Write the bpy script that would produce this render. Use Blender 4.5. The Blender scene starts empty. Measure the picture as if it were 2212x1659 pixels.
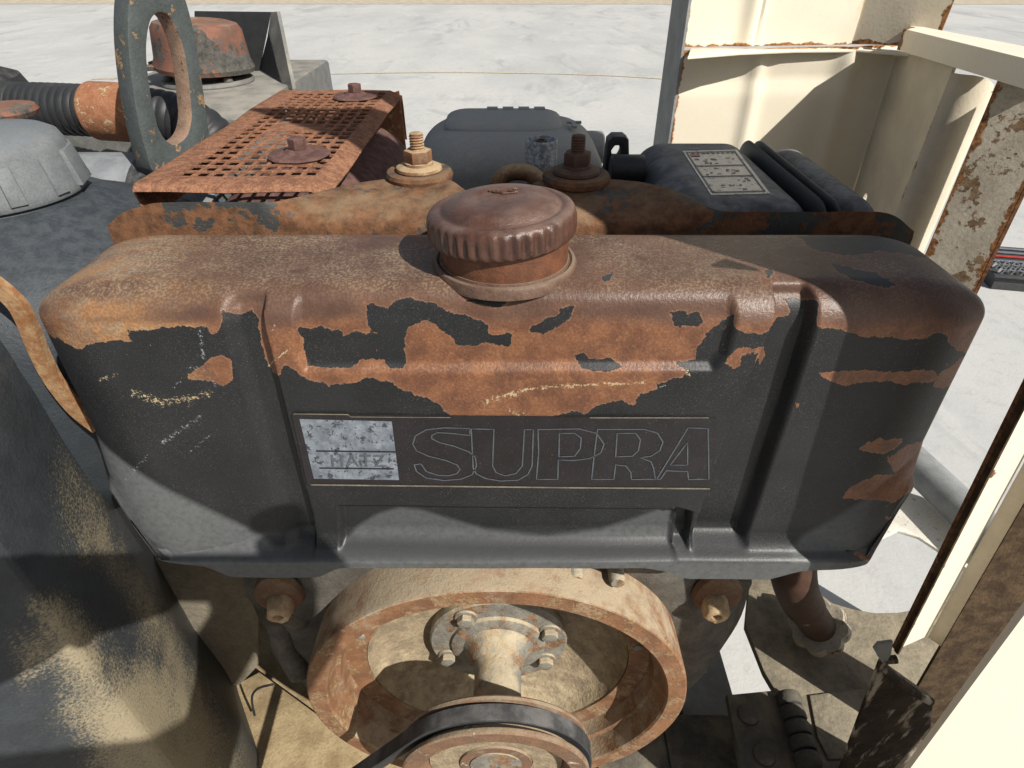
import bpy, bmesh, math, random
from math import sin, cos, pi, radians, sqrt
from mathutils import Vector, Matrix, noise
import numpy as np
random.seed(7)
S = bpy.context.scene
COL = S.collection
V = Vector

# ------------------------------------------------------------------ camera
PITCH = radians(36.3); FPX = 1300.0
CAM = V((0.0, -0.26, 1.138))
cd = bpy.data.cameras.new('camera'); cam = bpy.data.objects.new('camera', cd); COL.objects.link(cam)
cam.location = CAM; cam.rotation_euler = (pi/2 - PITCH, 0, 0)
cd.sensor_width = 36; cd.lens = 36*FPX/2212.0
cd.clip_start = 0.01; cd.clip_end = 500
S.camera = cam
# ------------------------------------------------------------------ sky and sun
SUN = V((0.53, -0.53, 0.66)).normalized()
w = bpy.data.worlds.new('World'); S.world = w; w.use_nodes = True
nt = w.node_tree; bg = nt.nodes['Background']
sky = nt.nodes.new('ShaderNodeTexSky'); sky.sky_type = 'NISHITA'; sky.sun_disc = False
sky.sun_elevation = math.asin(SUN.z); sky.sun_rotation = math.atan2(SUN.x, SUN.y)
sky.air_density = 1.0; sky.dust_density = 2.0
hs = nt.nodes.new('ShaderNodeHueSaturation'); hs.inputs['Saturation'].default_value = .55   # camera white balance
nt.links.new(sky.outputs[0], hs.inputs['Color']); nt.links.new(hs.outputs[0], bg.inputs[0]); bg.inputs[1].default_value = 0.065
sl = bpy.data.lights.new('sun', 'SUN'); sl.energy = 5.0; sl.angle = radians(0.53); sl.color = (1, .95, .87)
so = bpy.data.objects.new('sun', sl); COL.objects.link(so)
so.rotation_euler = SUN.to_track_quat('Z', 'Y').to_euler(); so.location = (2, -1, 3)
S.view_settings.view_transform = 'Standard'; S.view_settings.look = 'None'
S.view_settings.exposure = 0.28; S.view_settings.gamma = 1.0
S.view_settings.use_curve_mapping = False

# ------------------------------------------------------------------ photo pixel -> place
FW = V((0, cos(PITCH), -sin(PITCH))); UP = V((0, sin(PITCH), cos(PITCH)))
def ray(x, y): return FW + V((1, 0, 0))*((x-1106)/FPX) + UP*((829.5-y)/FPX)
def pz(x, y, z): d = ray(x, y); return CAM + d*((z-CAM.z)/d.z)
def py(x, y, Y): d = ray(x, y); return CAM + d*((Y-CAM.y)/d.y)
def px(x, y, X): d = ray(x, y); return CAM + d*((X-CAM.x)/d.x)

# ------------------------------------------------------------------ materials
def N(t, typ, **k):
    n = t.nodes.new('ShaderNode'+typ)
    for a, b in k.items(): setattr(n, a, b)
    return n
def L(t, a, b): t.links.new(a, b)
def val(t, sock, x):
    if hasattr(x, 'is_linked') or isinstance(x, bpy.types.NodeSocket): t.links.new(x, sock)
    else:
        try: sock.default_value = x
        except Exception: sock.default_value = (*x, 1)
def mth(t, op, a, b=None, c=None, clamp=False):
    n = N(t, 'Math', operation=op); n.use_clamp = clamp
    val(t, n.inputs[0], a)
    if b is not None: val(t, n.inputs[1], b)
    if c is not None: val(t, n.inputs[2], c)
    return n.outputs[0]
def mixc(t, f, a, b):
    n = N(t, 'Mix', data_type='RGBA'); val(t, n.inputs[0], f); val(t, n.inputs[6], a); val(t, n.inputs[7], b)
    return n.outputs[2]
def nz(t, co, scale, detail=4, rough=.55, dist=0):
    n = N(t, 'TexNoise'); n.inputs['Scale'].default_value = scale; n.inputs['Detail'].default_value = detail
    n.inputs['Roughness'].default_value = rough; n.inputs['Distortion'].default_value = dist
    L(t, co, n.inputs['Vector']); return n.outputs[0]
def ss(t, x, lo, hi):
    n = N(t, 'MapRange', interpolation_type='SMOOTHSTEP')
    val(t, n.inputs[0], x); n.inputs[1].default_value = lo; n.inputs[2].default_value = hi
    return n.outputs[0]
def attr(t, name):
    n = N(t, 'Attribute'); n.attribute_name = name; return n.outputs['Fac']
def new_mat(name):
    m = bpy.data.materials.new(name); m.use_nodes = True; t = m.node_tree
    b = t.nodes['Principled BSDF']; return m, t, b
def coords(t):
    n = N(t, 'TexCoord'); return n.outputs['Object']
def stretch(t, co, s):
    n = N(t, 'Mapping'); L(t, co, n.inputs[0]); n.inputs['Scale'].default_value = s; return n.outputs[0]

MATS = {}
def weather(name, base, base2=None, rough=.6, metal=0.0, var=60, rust=None, rust_t=.6, rust_s=45,
            dust=None, dust_amt=0.0, dust_s=30, dust_t=.5, speck=None, speck_t=.66, bump=.25, bump_s=500,
            dust_attr=None, grain=.35, edge=None, edge_w=.006, edge_n=.012, edge_s=90, streak=None, streak_t=.6, streak_scale=(30, 30, 4), spec=.4):
    """paint or metal with colour drift, rust patches, settled dust, specks and chipped edges"""
    if name in MATS: return MATS[name]
    m, t, b = new_mat(name); co = coords(t)
    base2 = base2 or tuple(c*.75 for c in base)
    c = mixc(t, ss(t, nz(t, co, var, 5, .6), .35, .65), base, base2)
    f = nz(t, co, bump_s*1.3, 3, .6)
    c = mixc(t, mth(t, 'MULTIPLY', ss(t, f, .4, .7), grain), c, tuple(x*.55 for x in base2))
    r = rough; hb = nz(t, co, bump_s, 4, .65)
    if streak is not None:
        sk = nz(t, stretch(t, co, streak_scale), 1.0, 5, .65)
        c = mixc(t, mth(t, 'MULTIPLY', ss(t, sk, streak_t, streak_t+.12), .8), c, streak)
    if rust is not None:
        rn = mth(t, 'ADD', mth(t, 'MULTIPLY', nz(t, co, rust_s, 8, .62), .75), mth(t, 'MULTIPLY', nz(t, co, rust_s*6, 4, .6), .25))
        rm = ss(t, rn, rust_t, rust_t+.025)
        rc = mixc(t, ss(t, nz(t, co, rust_s*5, 5, .7), .35, .68), rust, tuple(x*.42 for x in rust))
        c = mixc(t, rm, c, rc); r = mth(t, 'ADD', r, mth(t, 'MULTIPLY', rm, .25))
        hb = mth(t, 'ADD', hb, mth(t, 'MULTIPLY', mth(t, 'MULTIPLY', rm, nz(t, co, 900, 3, .7)), .8))
    if edge is not None:
        ed = mth(t, 'SUBTRACT', attr(t, 'edge'), mth(t, 'MULTIPLY', mth(t, 'SUBTRACT', nz(t, co, edge_s, 7, .65), .42), edge_n*4))
        em = mth(t, 'SUBTRACT', 1.0, ss(t, ed, edge_w-.0008, edge_w+.0008))
        ec = mixc(t, ss(t, nz(t, co, 240, 5, .7), .35, .65), edge, tuple(x*.3 for x in edge))
        c = mixc(t, em, c, ec)
    if dust is not None:
        g = N(t, 'NewGeometry'); sx = N(t, 'SeparateXYZ'); L(t, g.outputs['Normal'], sx.inputs[0])
        dm = ss(t, mth(t, 'ADD', mth(t, 'MULTIPLY', sx.outputs[2], .30), nz(t, co, dust_s, 7, .68)), dust_t, dust_t+.32)
        if dust_attr:
            da = mth(t, 'ADD', attr(t, dust_attr), mth(t, 'ADD', mth(t, 'MULTIPLY', mth(t, 'SUBTRACT', nz(t, co, 30, 6, .6), .5), .9), mth(t, 'MULTIPLY', mth(t, 'SUBTRACT', nz(t, co, 480, 5, .8), .5), 2.4)))
            dm = mth(t, 'MAXIMUM', mth(t, 'MULTIPLY', dm, .35), ss(t, da, .30, 1.10))
        dm = mth(t, 'MULTIPLY', dm, dust_amt)
        dm2 = mth(t, 'MULTIPLY', dm, mth(t, 'ADD', .6, mth(t, 'MULTIPLY', nz(t, co, 700, 3, .7), .8)), clamp=True)
        c = mixc(t, dm2, c, dust); r = mth(t, 'ADD', r, mth(t, 'MULTIPLY', dm, .35), clamp=True)
    if speck is not None:
        sm = ss(t, nz(t, co, 1500, 2, .5), speck_t, speck_t+.03)
        c = mixc(t, mth(t, 'MULTIPLY', sm, .8), c, speck)
    L(t, c, b.inputs['Base Color']); val(t, b.inputs['Roughness'], r); b.inputs['Metallic'].default_value = metal
    b.inputs['Specular IOR Level'].default_value = spec
    bp = N(t, 'Bump'); bp.inputs['Strength'].default_value = bump; bp.inputs['Distance'].default_value = .0012
    L(t, hb, bp.inputs['Height']); L(t, bp.outputs[0], b.inputs['Normal'])
    MATS[name] = m; return m

RUST = (.30, .115, .048); DUST = (.42, .33, .20); CREAM = (.80, .74, .60)
def M(name): return MATS[name]
weather('guard_rust', (.38, .19, .11), (.22, .105, .066), rough=.9, var=150, grain=.6, bump=1.3, bump_s=420, spec=.15)
weather('muffler_rust', (.17, .095, .08), (.10, .055, .048), rough=.85, var=120, bump=.7, bump_s=500, spec=.2)
weather('cap_rust', (.100, .046, .030), (.060, .027, .019), rough=.30, var=70, dust=(.24, .17, .14), dust_amt=.5, dust_t=.64, bump=.3, bump_s=900, spec=.6)
weather('ring_worn', (.150, .090, .060), (.095, .055, .040), rough=.5, var=120, rust=(.34, .33, .29), rust_t=.60, rust_s=60, dust=(.34, .27, .20), dust_amt=.4, dust_t=.6, bump=.4, bump_s=600)
weather('neck_rust', (.16, .062, .03), (.10, .04, .02), rough=.6, var=120, bump=.4, bump_s=900)
weather('bolt_dusty', (.24, .12, .06), (.14, .07, .04), rough=.75, dust=(.45, .34, .20), dust_amt=.8, dust_t=.5, dust_s=90, bump=.4, bump_s=700)
weather('bolt_dark', (.10, .05, .033), (.06, .032, .024), rough=.65, dust=(.22, .15, .10), dust_amt=.5, dust_t=.62, dust_s=90, bump=.4, bump_s=700)
weather('bracket', (.050, .055, .055), (.036, .04, .04), rough=.65, rust=(.18, .084, .040), rust_t=.435, rust_s=22, dust=(.28, .21, .13), dust_amt=.5, dust_t=.64, dust_s=40, bump=.4, bump_s=600)
weather('cast_grey', (.30, .31, .305), (.24, .25, .245), rough=.65, var=60, dust=(.45, .44, .40), dust_amt=.45, dust_t=.62, dust_s=60, bump=.3, bump_s=500)
weather('plastic_black', (.022, .024, .026), (.03, .032, .034), rough=.5, dust=(.30, .30, .29), dust_amt=.35, dust_t=.70, dust_s=50, bump=.25, bump_s=700)
weather('filter_plastic', (.07, .073, .078), (.055, .058, .062), rough=.6, dust=(.36, .37, .38), dust_amt=.55, dust_t=.62, dust_s=45, bump=.25, bump_s=800)
weather('tank_plastic', (.046, .053, .060), (.034, .040, .046), rough=.5, dust_attr='dusty', dust=(.36, .30, .19), dust_amt=.80, dust_t=.60, dust_s=9, bump=.45, bump_s=420)
weather('shoulder_plastic', (.032, .040, .048), (.026, .033, .040), rough=.55, dust=(.20, .215, .23), dust_amt=.16, dust_t=.60, dust_s=120, bump=.4, bump_s=420)
weather('cap_grey', (.175, .19, .195), (.13, .142, .152), rough=.62, var=40, dust=(.26, .29, .34), dust_amt=.4, dust_t=.72, dust_s=20, bump=.2, bump_s=500)
weather('rubber', (.018, .019, .020), (.026, .027, .028), rough=.6, dust=(.20, .19, .17), dust_amt=.35, dust_t=.68, bump=.2, bump_s=600)
weather('hose_rubber', (.030, .032, .034), (.022, .023, .025), rough=.5, dust=(.16, .16, .16), dust_amt=.3, dust_t=.72, bump=.2, bump_s=600)
weather('clamp_rust', (.34, .155, .08), (.26, .11, .055), rough=.85, var=130, rust=(.52, .38, .22), rust_t=.56, rust_s=120, bump=.5, bump_s=400)
weather('strap_rust', (.24, .105, .040), (.36, .23, .12), rough=.85, var=150, bump=.5, bump_s=400)
weather('eye_paint', (.075, .088, .088), (.055, .066, .066), rough=.55, rust=(.30, .19, .10), rust_t=.575, rust_s=60, dust=(.34, .31, .25), dust_amt=.4, dust_t=.74, bump=.4, bump_s=400)
weather('eye_wear', (.34, .22, .15), (.22, .15, .11), rough=.7, rust=(.12, .08, .06), rust_t=.58, rust_s=80, bump=.5, bump_s=500)
weather('breather_rust', (.21, .092, .058), (.12, .062, .045), rough=.75, var=30, rust=(.10, .095, .085), rust_t=.50, rust_s=22, dust=(.38, .26, .18), dust_amt=.5, dust_t=.66, bump=.4, bump_s=400)
weather('steel_dusty', (.16, .16, .15), (.11, .11, .105), rough=.6, dust=(.40, .37, .31), dust_amt=.55, dust_t=.58, bump=.4, bump_s=400)
weather('galvanised', (.42, .45, .47), (.16, .18, .20), rough=.45, metal=.35, var=300, bump=.2, bump_s=500)
weather('flywheel_rust', (.27, .135, .065), (.17, .082, .042), rough=.85, var=45, rust=(.34, .21, .11), rust_t=.52, rust_s=60, dust=(.40, .335, .235), dust_amt=.8, dust_t=.50, dust_s=40, bump=.55, bump_s=420)
weather('dust_casting', (.36, .29, .19), (.24, .19, .13), rough=.95, var=70, dust=(.50, .41, .27), dust_amt=.75, dust_t=.50, dust_s=90, bump=1.0, bump_s=260, spec=.15)
weather('hub_steel', (.26, .25, .21), (.17, .16, .14), rough=.7, var=90, rust=(.30, .18, .10), rust_t=.52, rust_s=40, dust=(.52, .43, .28), dust_amt=.7, dust_t=.52, dust_s=60, bump=.6, bump_s=420)
weather('housing', (.135, .12, .10), (.085, .078, .068), rough=.9, var=50, dust=(.40, .33, .21), dust_amt=.6, dust_t=.60, dust_s=30, bump=.7, bump_s=320, spec=.2)
weather('clay_bolt', (.33, .20, .11), (.46, .36, .22), rough=.95, var=110, bump=1.0, bump_s=300, spec=.1)
weather('washer_rust', (.165, .082, .045), (.11, .058, .036), rough=.9, var=80, dust=(.30, .22, .13), dust_amt=.6, dust_t=.5, dust_s=80, bump=.6, bump_s=420)
weather('belt', (.035, .036, .038), (.05, .05, .052), rough=.65, dust=(.22, .21, .20), dust_amt=.5, dust_t=.60, bump=.25, bump_s=800)
weather('pulley_rust', (.22, .125, .075), (.14, .08, .05), rough=.8, var=60, dust=(.40, .33, .23), dust_amt=.6, dust_t=.5, dust_s=60, rust=(.60, .56, .48), rust_t=.60, rust_s=55, bump=.5, bump_s=420)
weather('chassis_dust', (.40, .31, .18), (.26, .19, .105), rough=.95, var=30, rust=(.26, .14, .075), rust_t=.60, rust_s=26, bump=.7, bump_s=300, spec=.15)
weather('chassis_dark', (.10, .092, .078), (.065, .06, .052), rough=.85, var=30, dust=(.30, .25, .17), dust_amt=.55, dust_t=.66, dust_s=24, bump=.6, bump_s=300)
weather('deck', (.25, .22, .165), (.19, .165, .125), rough=.95, var=24, dust=(.44, .38, .27), dust_amt=.5, dust_t=.64, dust_s=40, bump=1.0, bump_s=160, spec=.15)
weather('engine_dark', (.045, .044, .042), (.03, .03, .029), rough=.8, dust=(.22, .18, .13), dust_amt=.4, dust_t=.66, bump=.4)
weather('duct_plastic', (.16, .175, .185), (.12, .13, .14), rough=.6, dust=(.34, .36, .38), dust_amt=.5, dust_t=.64, dust_s=30, bump=.2)
weather('cream', CREAM, (.76, .69, .55), rough=.42, grain=.05, var=9, streak=(.50, .36, .17), streak_t=.66, streak_scale=(16, 16, 5), edge=(.46, .20, .06), edge_w=.0008, edge_n=.0035, edge_s=70, bump=.08, bump_s=300)
weather('cream_stained', (.70, .63, .50), (.58, .52, .41), rough=.55, grain=.12, var=14, speck=(.32, .25, .17), speck_t=.72, rust=(.38, .28, .17), rust_t=.66, rust_s=20, edge=(.36, .17, .06), edge_w=.001, edge_n=.006, edge_s=60, bump=.2, bump_s=300)
weather('post_stained', (.50, .45, .36), (.38, .33, .26), rough=.7, var=20, rust=(.24, .16, .09), rust_t=.545, rust_s=26, speck=(.16, .12, .08), speck_t=.70, edge=(.34, .15, .05), edge_w=.002, edge_n=.006, edge_s=60, bump=.3, bump_s=250)
weather('cream_rusty', CREAM, (.76, .70, .58), rough=.5, grain=.08, var=12, speck=(.45, .36, .24), speck_t=.76, edge=(.26, .11, .05), edge_w=.0035, edge_n=.011, edge_s=55, bump=.1, bump_s=300)
weather('mud_dark', (.115, .078, .046), (.055, .037, .024), rough=.95, var=60, streak=(.40, .33, .23), streak_t=.66, streak_scale=(40, 40, 14), bump=.9, bump_s=220, spec=.15)
weather('mud_scraped', (.07, .05, .036), (.032, .025, .02), rough=.9, var=40, streak=(.50, .46, .38), streak_t=.54, streak_scale=(60, 60, 16), edge=(.22, .20, .17), edge_w=.001, edge_n=.004, bump=.7, bump_s=240, spec=.2)
weather('cream_speckled', (.76, .73, .65), (.70, .67, .58), rough=.7, var=30, rust=(.32, .30, .25), rust_t=.60, rust_s=130, bump=.4, bump_s=260)
weather('grey_steel', (.30, .31, .31), (.22, .23, .23), rough=.6, var=30, bump=.3)
weather('tool_chrome', (.75, .76, .77), (.6, .61, .62), rough=.25, metal=.9, bump=.05)
weather('tool_case', (.06, .062, .065), rough=.6, bump=.2)
weather('tool_red', (.55, .05, .035), rough=.45, bump=.1)
weather('label_silver', (.46, .47, .47), (.36, .37, .375), rough=.4, var=200, rust=(.20, .21, .22), rust_t=.57, rust_s=160, metal=.2, bump=.1)
weather('label_print', (.16, .165, .17), rough=.5, bump=.05)
weather('label_red', (.35, .10, .07), rough=.5, bump=.05)
weather('decal_black', (.016, .014, .015), (.022, .019, .021), rough=.40, speck=(.18, .16, .14), speck_t=.70, bump=.15, bump_s=700)
weather('decal_silver', (.24, .27, .31), (.13, .15, .18), rough=.45, var=110, rust=(.07, .075, .085), rust_t=.54, rust_s=170, bump=.15)
weather('decal_line', (.105, .12, .135), (.07, .08, .09), rough=.5, bump=.05)
weather('decal_edge', (.24, .21, .165), (.13, .115, .09), rough=.6, bump=.05)
weather('yellow_paint', (.62, .50, .30), (.56, .49, .36), rough=.9, var=20, rust=(.50, .49, .46), rust_t=.5, rust_s=30, bump=.1)

# tank: painted steel, paint left only where the 'paint' attribute (distance in mm) is positive
def tank_material():
    m, t, b = new_mat('tank_paint'); co = coords(t)
    d = mth(t, 'ADD', attr(t, 'paint'), mth(t, 'ADD', mth(t, 'MULTIPLY', mth(t, 'SUBTRACT', nz(t, co, 120, 7, .66), .5), 7.0), mth(t, 'MULTIPLY', mth(t, 'SUBTRACT', nz(t, co, 600, 4, .7), .5), 2.0)))
    chip = mth(t, 'MULTIPLY', ss(t, nz(t, co, 150, 6, .7), .66, .70), mth(t, 'SUBTRACT', 1.0, ss(t, d, 4.0, 14.0)))
    d = mth(t, 'SUBTRACT', d, mth(t, 'MULTIPLY', chip, 20.0))
    pm = ss(t, d, -.12, .12)
    near = mth(t, 'SUBTRACT', 1.0, ss(t, mth(t, 'ADD', mth(t, 'MULTIPLY', d, -1), mth(t, 'MULTIPLY', nz(t, co, 40, 5), 7)), 2, 11))
    deep = mixc(t, ss(t, nz(t, co, 35, 6, .6), .36, .64), (.135, .078, .054), (.085, .046, .034))
    orange = mixc(t, ss(t, nz(t, co, 60, 6, .65), .36, .64), (.26, .115, .056), (.150, .064, .036))
    orange = mixc(t, mth(t, 'MULTIPLY', ss(t, nz(t, co, 330, 4, .7), .55, .7), .5), orange, (.36, .19, .10))
    face = mth(t, 'ADD', attr(t, 'face'), mth(t, 'MULTIPLY', mth(t, 'SUBTRACT', nz(t, co, 28, 6, .6), .5), .9))
    rc = mixc(t, mth(t, 'MAXIMUM', ss(t, face, .25, .85), mth(t, 'MULTIPLY', near, .30)), deep, orange)
    tan = mth(t, 'MULTIPLY', attr(t, 'tan'), ss(t, nz(t, stretch(t, co, (18, 50, 50)), 1, 6, .6), .30, .62))
    rc = mixc(t, tan, rc, mixc(t, ss(t, nz(t, co, 90, 5, .6), .4, .62), (.40, .21, .085), (.34, .24, .15)))
    g = N(t, 'NewGeometry'); sx = N(t, 'SeparateXYZ'); L(t, g.outputs['Normal'], sx.inputs[0])
    up = ss(t, sx.outputs[2], .55, .98)
    dustm = mth(t, 'MULTIPLY', up, ss(t, nz(t, co, 22, 6, .6), .30, .72))
    grain = ss(t, nz(t, co, 750, 2, .6), .44, .62)
    rc = mixc(t, mth(t, 'MULTIPLY', dustm, mth(t, 'ADD', .22, mth(t, 'MULTIPLY', grain, .58))), rc, (.33, .25, .165))
    rc = mixc(t, mth(t, 'MULTIPLY', mth(t, 'SUBTRACT', 1.0, grain), .34), rc, (.065, .034, .024))
    rc = mixc(t, mth(t, 'MULTIPLY', ss(t, nz(t, stretch(t, co, (60, 60, 26)), 1, 7, .7), .54, .68), .55), rc, (.075, .036, .026))
    rim = mth(t, 'MULTIPLY', ss(t, d, -.75, -.25), mth(t, 'SUBTRACT', 1.0, pm))
    rc = mixc(t, mth(t, 'MULTIPLY', rim, .22), rc, (.44, .26, .16))
    # remaining black paint with dust specks
    pc = mixc(t, ss(t, nz(t, co, 30, 5), .35, .65), (.013, .014, .0155), (.018, .019, .021))
    pc = mixc(t, mth(t, 'MULTIPLY', ss(t, nz(t, co, 1700, 2, .5), .61, .68), .30), pc, (.20, .18, .15))
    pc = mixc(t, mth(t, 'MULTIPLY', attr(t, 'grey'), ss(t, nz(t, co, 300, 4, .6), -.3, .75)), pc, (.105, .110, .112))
    pc = mixc(t, mth(t, 'MULTIPLY', up, .55), pc, (.060, .062, .066))
    # clay smears and scratches, each a shape of its own
    cl = ss(t, mth(t, 'ADD', attr(t, 'clay'), mth(t, 'MULTIPLY', mth(t, 'SUBTRACT', nz(t, co, 700, 5, .75), .5), 3.2)), .80, 1.05)
    sc = ss(t, mth(t, 'ADD', attr(t, 'scratch'), mth(t, 'MULTIPLY', mth(t, 'SUBTRACT', nz(t, co, 700, 5, .75), .5), 2.8)), .72, 1.0)
    c = mixc(t, pm, rc, pc)
    c = mixc(t, sc, c, (.27, .29, .31)); c = mixc(t, cl, c, (.48, .38, .23))
    r = mth(t, 'ADD', mth(t, 'MULTIPLY', pm, .03), .31)
    r = mth(t, 'ADD', r, mth(t, 'MULTIPLY', nz(t, co, 200, 4), .16))
    L(t, c, b.inputs['Base Color']); L(t, r, b.inputs['Roughness']); b.inputs['Specular IOR Level'].default_value = .38
    h = mth(t, 'ADD', mth(t, 'MULTIPLY', pm, .5), mth(t, 'MULTIPLY', nz(t, co, 650, 3, .65), mth(t, 'SUBTRACT', .38, mth(t, 'MULTIPLY', pm, .22))))
    bp = N(t, 'Bump'); bp.inputs['Strength'].default_value = .6; bp.inputs['Distance'].default_value = .0014
    L(t, h, bp.inputs['Height']); L(t, bp.outputs[0], b.inputs['Normal'])
    MATS['tank_paint'] = m
tank_material()

def ground_material():
    m, t, b = new_mat('concrete'); co = coords(t)
    c = mixc(t, ss(t, nz(t, stretch(t, co, (1.0, .45, 1)), .8, 7, .6), .36, .64), (.49, .49, .475), (.42, .425, .42))
    c = mixc(t, mth(t, 'MULTIPLY', ss(t, nz(t, stretch(t, co, (1.0, .5, 1)), 2.6, 8, .66, .6), .52, .70), .45), c, (.56, .555, .53))
    c = mixc(t, mth(t, 'MULTIPLY', ss(t, nz(t, stretch(t, co, (.9, .35, 1)), 1.7, 8, .7, 1.0), .50, .68), .8), c, (.33, .335, .335))
    c = mixc(t, mth(t, 'MULTIPLY', ss(t, nz(t, co, 18, 8, .75, .4), .50, .68), .5), c, (.33, .335, .33))
    rot = N(t, 'Mapping'); L(t, co, rot.inputs[0]); rot.inputs['Rotation'].default_value = (0, 0, .5); rot.inputs['Scale'].default_value = (.22, 3.0, 1)
    c = mixc(t, mth(t, 'MULTIPLY', ss(t, nz(t, rot.outputs[0], 1.5, 5, .6), .60, .70), .35), c, (.36, .36, .36))
    L(t, c, b.inputs['Base Color']); b.inputs['Roughness'].default_value = .9; b.inputs['Specular IOR Level'].default_value = .2
    bp = N(t, 'Bump'); bp.inputs['Strength'].default_value = .35; bp.inputs['Distance'].default_value = .004
    L(t, nz(t, co, 90, 6, .7), bp.inputs['Height']); L(t, bp.outputs[0], b.inputs['Normal'])
    MATS['concrete'] = m
    m, t, b = new_mat('sand'); co = coords(t)
    c = mixc(t, ss(t, nz(t, co, 6, 8, .65), .35, .65), (.50, .44, .33), (.36, .31, .23))
    L(t, c, b.inputs['Base Color']); b.inputs['Roughness'].default_value = .95; MATS['sand'] = m
ground_material()

EDGED = {'cream', 'cream_stained', 'post_stained', 'cream_rusty', 'mud_scraped'}
# ------------------------------------------------------------------ mesh helpers
def finish(name, verts, faces, mat, parent=None, smooth=40, attrs=None, recentre=True):
    me = bpy.data.meshes.new(name); me.from_pydata([tuple(v) for v in verts], [], faces); me.validate(); me.update()
    attrs = dict(attrs or {})
    if isinstance(mat, str) and mat in EDGED and 'edge' not in attrs: attrs['edge'] = np.ones(len(me.vertices))
    if attrs:
        for k, a in attrs.items():
            at = me.attributes.new(k, 'FLOAT', 'POINT'); at.data.foreach_set('value', np.asarray(a, dtype=np.float32))
    if smooth:
        me.shade_smooth(); me.set_sharp_from_angle(angle=radians(smooth))
    me.materials.append(M(mat) if isinstance(mat, str) else mat)
    o = bpy.data.objects.new(name, me); COL.objects.link(o)
    co = np.empty(len(me.vertices)*3); me.vertices.foreach_get('co', co); co = co.reshape(-1, 3)
    c = V(((co[:, 0].min()+co[:, 0].max())/2, (co[:, 1].min()+co[:, 1].max())/2, co[:, 2].min()))
    me.transform(Matrix.Translation(-c)); o.location = c
    if parent is not None:
        par = V((0, 0, 0)); q = parent
        while q is not None: par += q.location; q = q.parent
        o.parent = parent; o.location = c - par
    return o
def from_bm(name, bm, mat, parent=None, smooth=40):
    bmesh.ops.recalc_face_normals(bm, faces=bm.faces)
    bm.verts.ensure_lookup_table(); bm.faces.ensure_lookup_table()
    v = [x.co.copy() for x in bm.verts]; f = [[q.index for q in p.verts] for p in bm.faces]
    bm.free(); return finish(name, v, f, mat, parent, smooth)
def tag(o, label, cat, group=None):
    o['label'] = label; o['category'] = cat
    if group: o['group'] = group
    return o
def thing(name, label, cat, loc, group=None):
    o = bpy.data.objects.new(name, None); COL.objects.link(o); o.location = loc; o.empty_display_size = .02
    return tag(o, label, cat, group)
def struct(o): o['kind'] = 'structure'; return o
def frame(axis):
    a = V(axis).normalized(); u = a.orthogonal().normalized(); 
    if abs(a.z) > .9: u = V((1, 0, 0))
    u = (u - a*u.dot(a)).normalized(); return a, u, a.cross(u)
def lathe_data(profile, origin, axis, n=48, rmod=None):
    a, u, v = frame(axis); O = V(origin); vs = []; fs = []
    k = len(profile)
    for j, (r, h) in enumerate(profile):
        for i in range(n):
            t = 2*pi*i/n; rr = r if rmod is None else rmod(r, h, t, j)
            vs.append(O + a*h + (u*cos(t)+v*sin(t))*rr)
    for j in range(k-1):
        for i in range(n):
            i2 = (i+1) % n; fs.append((j*n+i, j*n+i2, (j+1)*n+i2, (j+1)*n+i))
    if profile[0][0] > 1e-6: fs.append(tuple(range(n-1, -1, -1)))
    if profile[-1][0] > 1e-6: fs.append(tuple((k-1)*n+i for i in range(n)))
    return vs, fs
def lathe(name, profile, origin, axis, mat, parent=None, n=48, smooth=35, rmod=None, closed=False):
    vs, fs = lathe_data(profile, origin, axis, n, rmod)
    if closed:
        k = len(profile); fs = [f for f in fs if len(f) == 4]
        for i in range(n): i2 = (i+1) % n; fs.append(((k-1)*n+i, (k-1)*n+i2, i2, i))
    bm = bmesh.new(); bv = [bm.verts.new(v) for v in vs]
    for f in fs:
        try: bm.faces.new([bv[i] for i in f])
        except ValueError: pass
    bmesh.ops.remove_doubles(bm, verts=bm.verts, dist=1e-6)
    return from_bm(name, bm, mat, parent, smooth)
def smooth_path(pts, sub=6):
    pts = [V(p) for p in pts]; out = []
    for i in range(len(pts)-1):
        p0 = pts[max(i-1, 0)]; p1 = pts[i]; p2 = pts[i+1]; p3 = pts[min(i+2, len(pts)-1)]
        for k in range(sub):
            t = k/sub
            out.append(.5*((2*p1)+(p2-p0)*t+(2*p0-5*p1+4*p2-p3)*t*t+(3*p1-p0-3*p2+p3)*t**3))
    out.append(pts[-1]); return out
def tube(name, pts, r, mat, parent=None, n=16, rfun=None, smooth=50):
    bm = bmesh.new(); rings = []; pts = [V(p) for p in pts]; prev = None; s = 0
    for i, p in enumerate(pts):
        d = (pts[min(i+1, len(pts)-1)]-pts[max(i-1, 0)]).normalized()
        if i: s += (p-pts[i-1]).length
        if prev is None: prev = d.orthogonal().normalized()
        u = (prev-d*prev.dot(d)).normalized(); prev = u; v = d.cross(u)
        rr = r if rfun is None else rfun(s)
        rings.append([bm.verts.new(p+(u*cos(2*pi*k/n)+v*sin(2*pi*k/n))*rr) for k in range(n)])
    for a, b in zip(rings, rings[1:]):
        for k in range(n): bm.faces.new((a[k], a[(k+1) % n], b[(k+1) % n], b[k]))
    bm.faces.new(rings[0][::-1]); bm.faces.new(rings[-1])
    return from_bm(name, bm, mat, parent, smooth)
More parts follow.
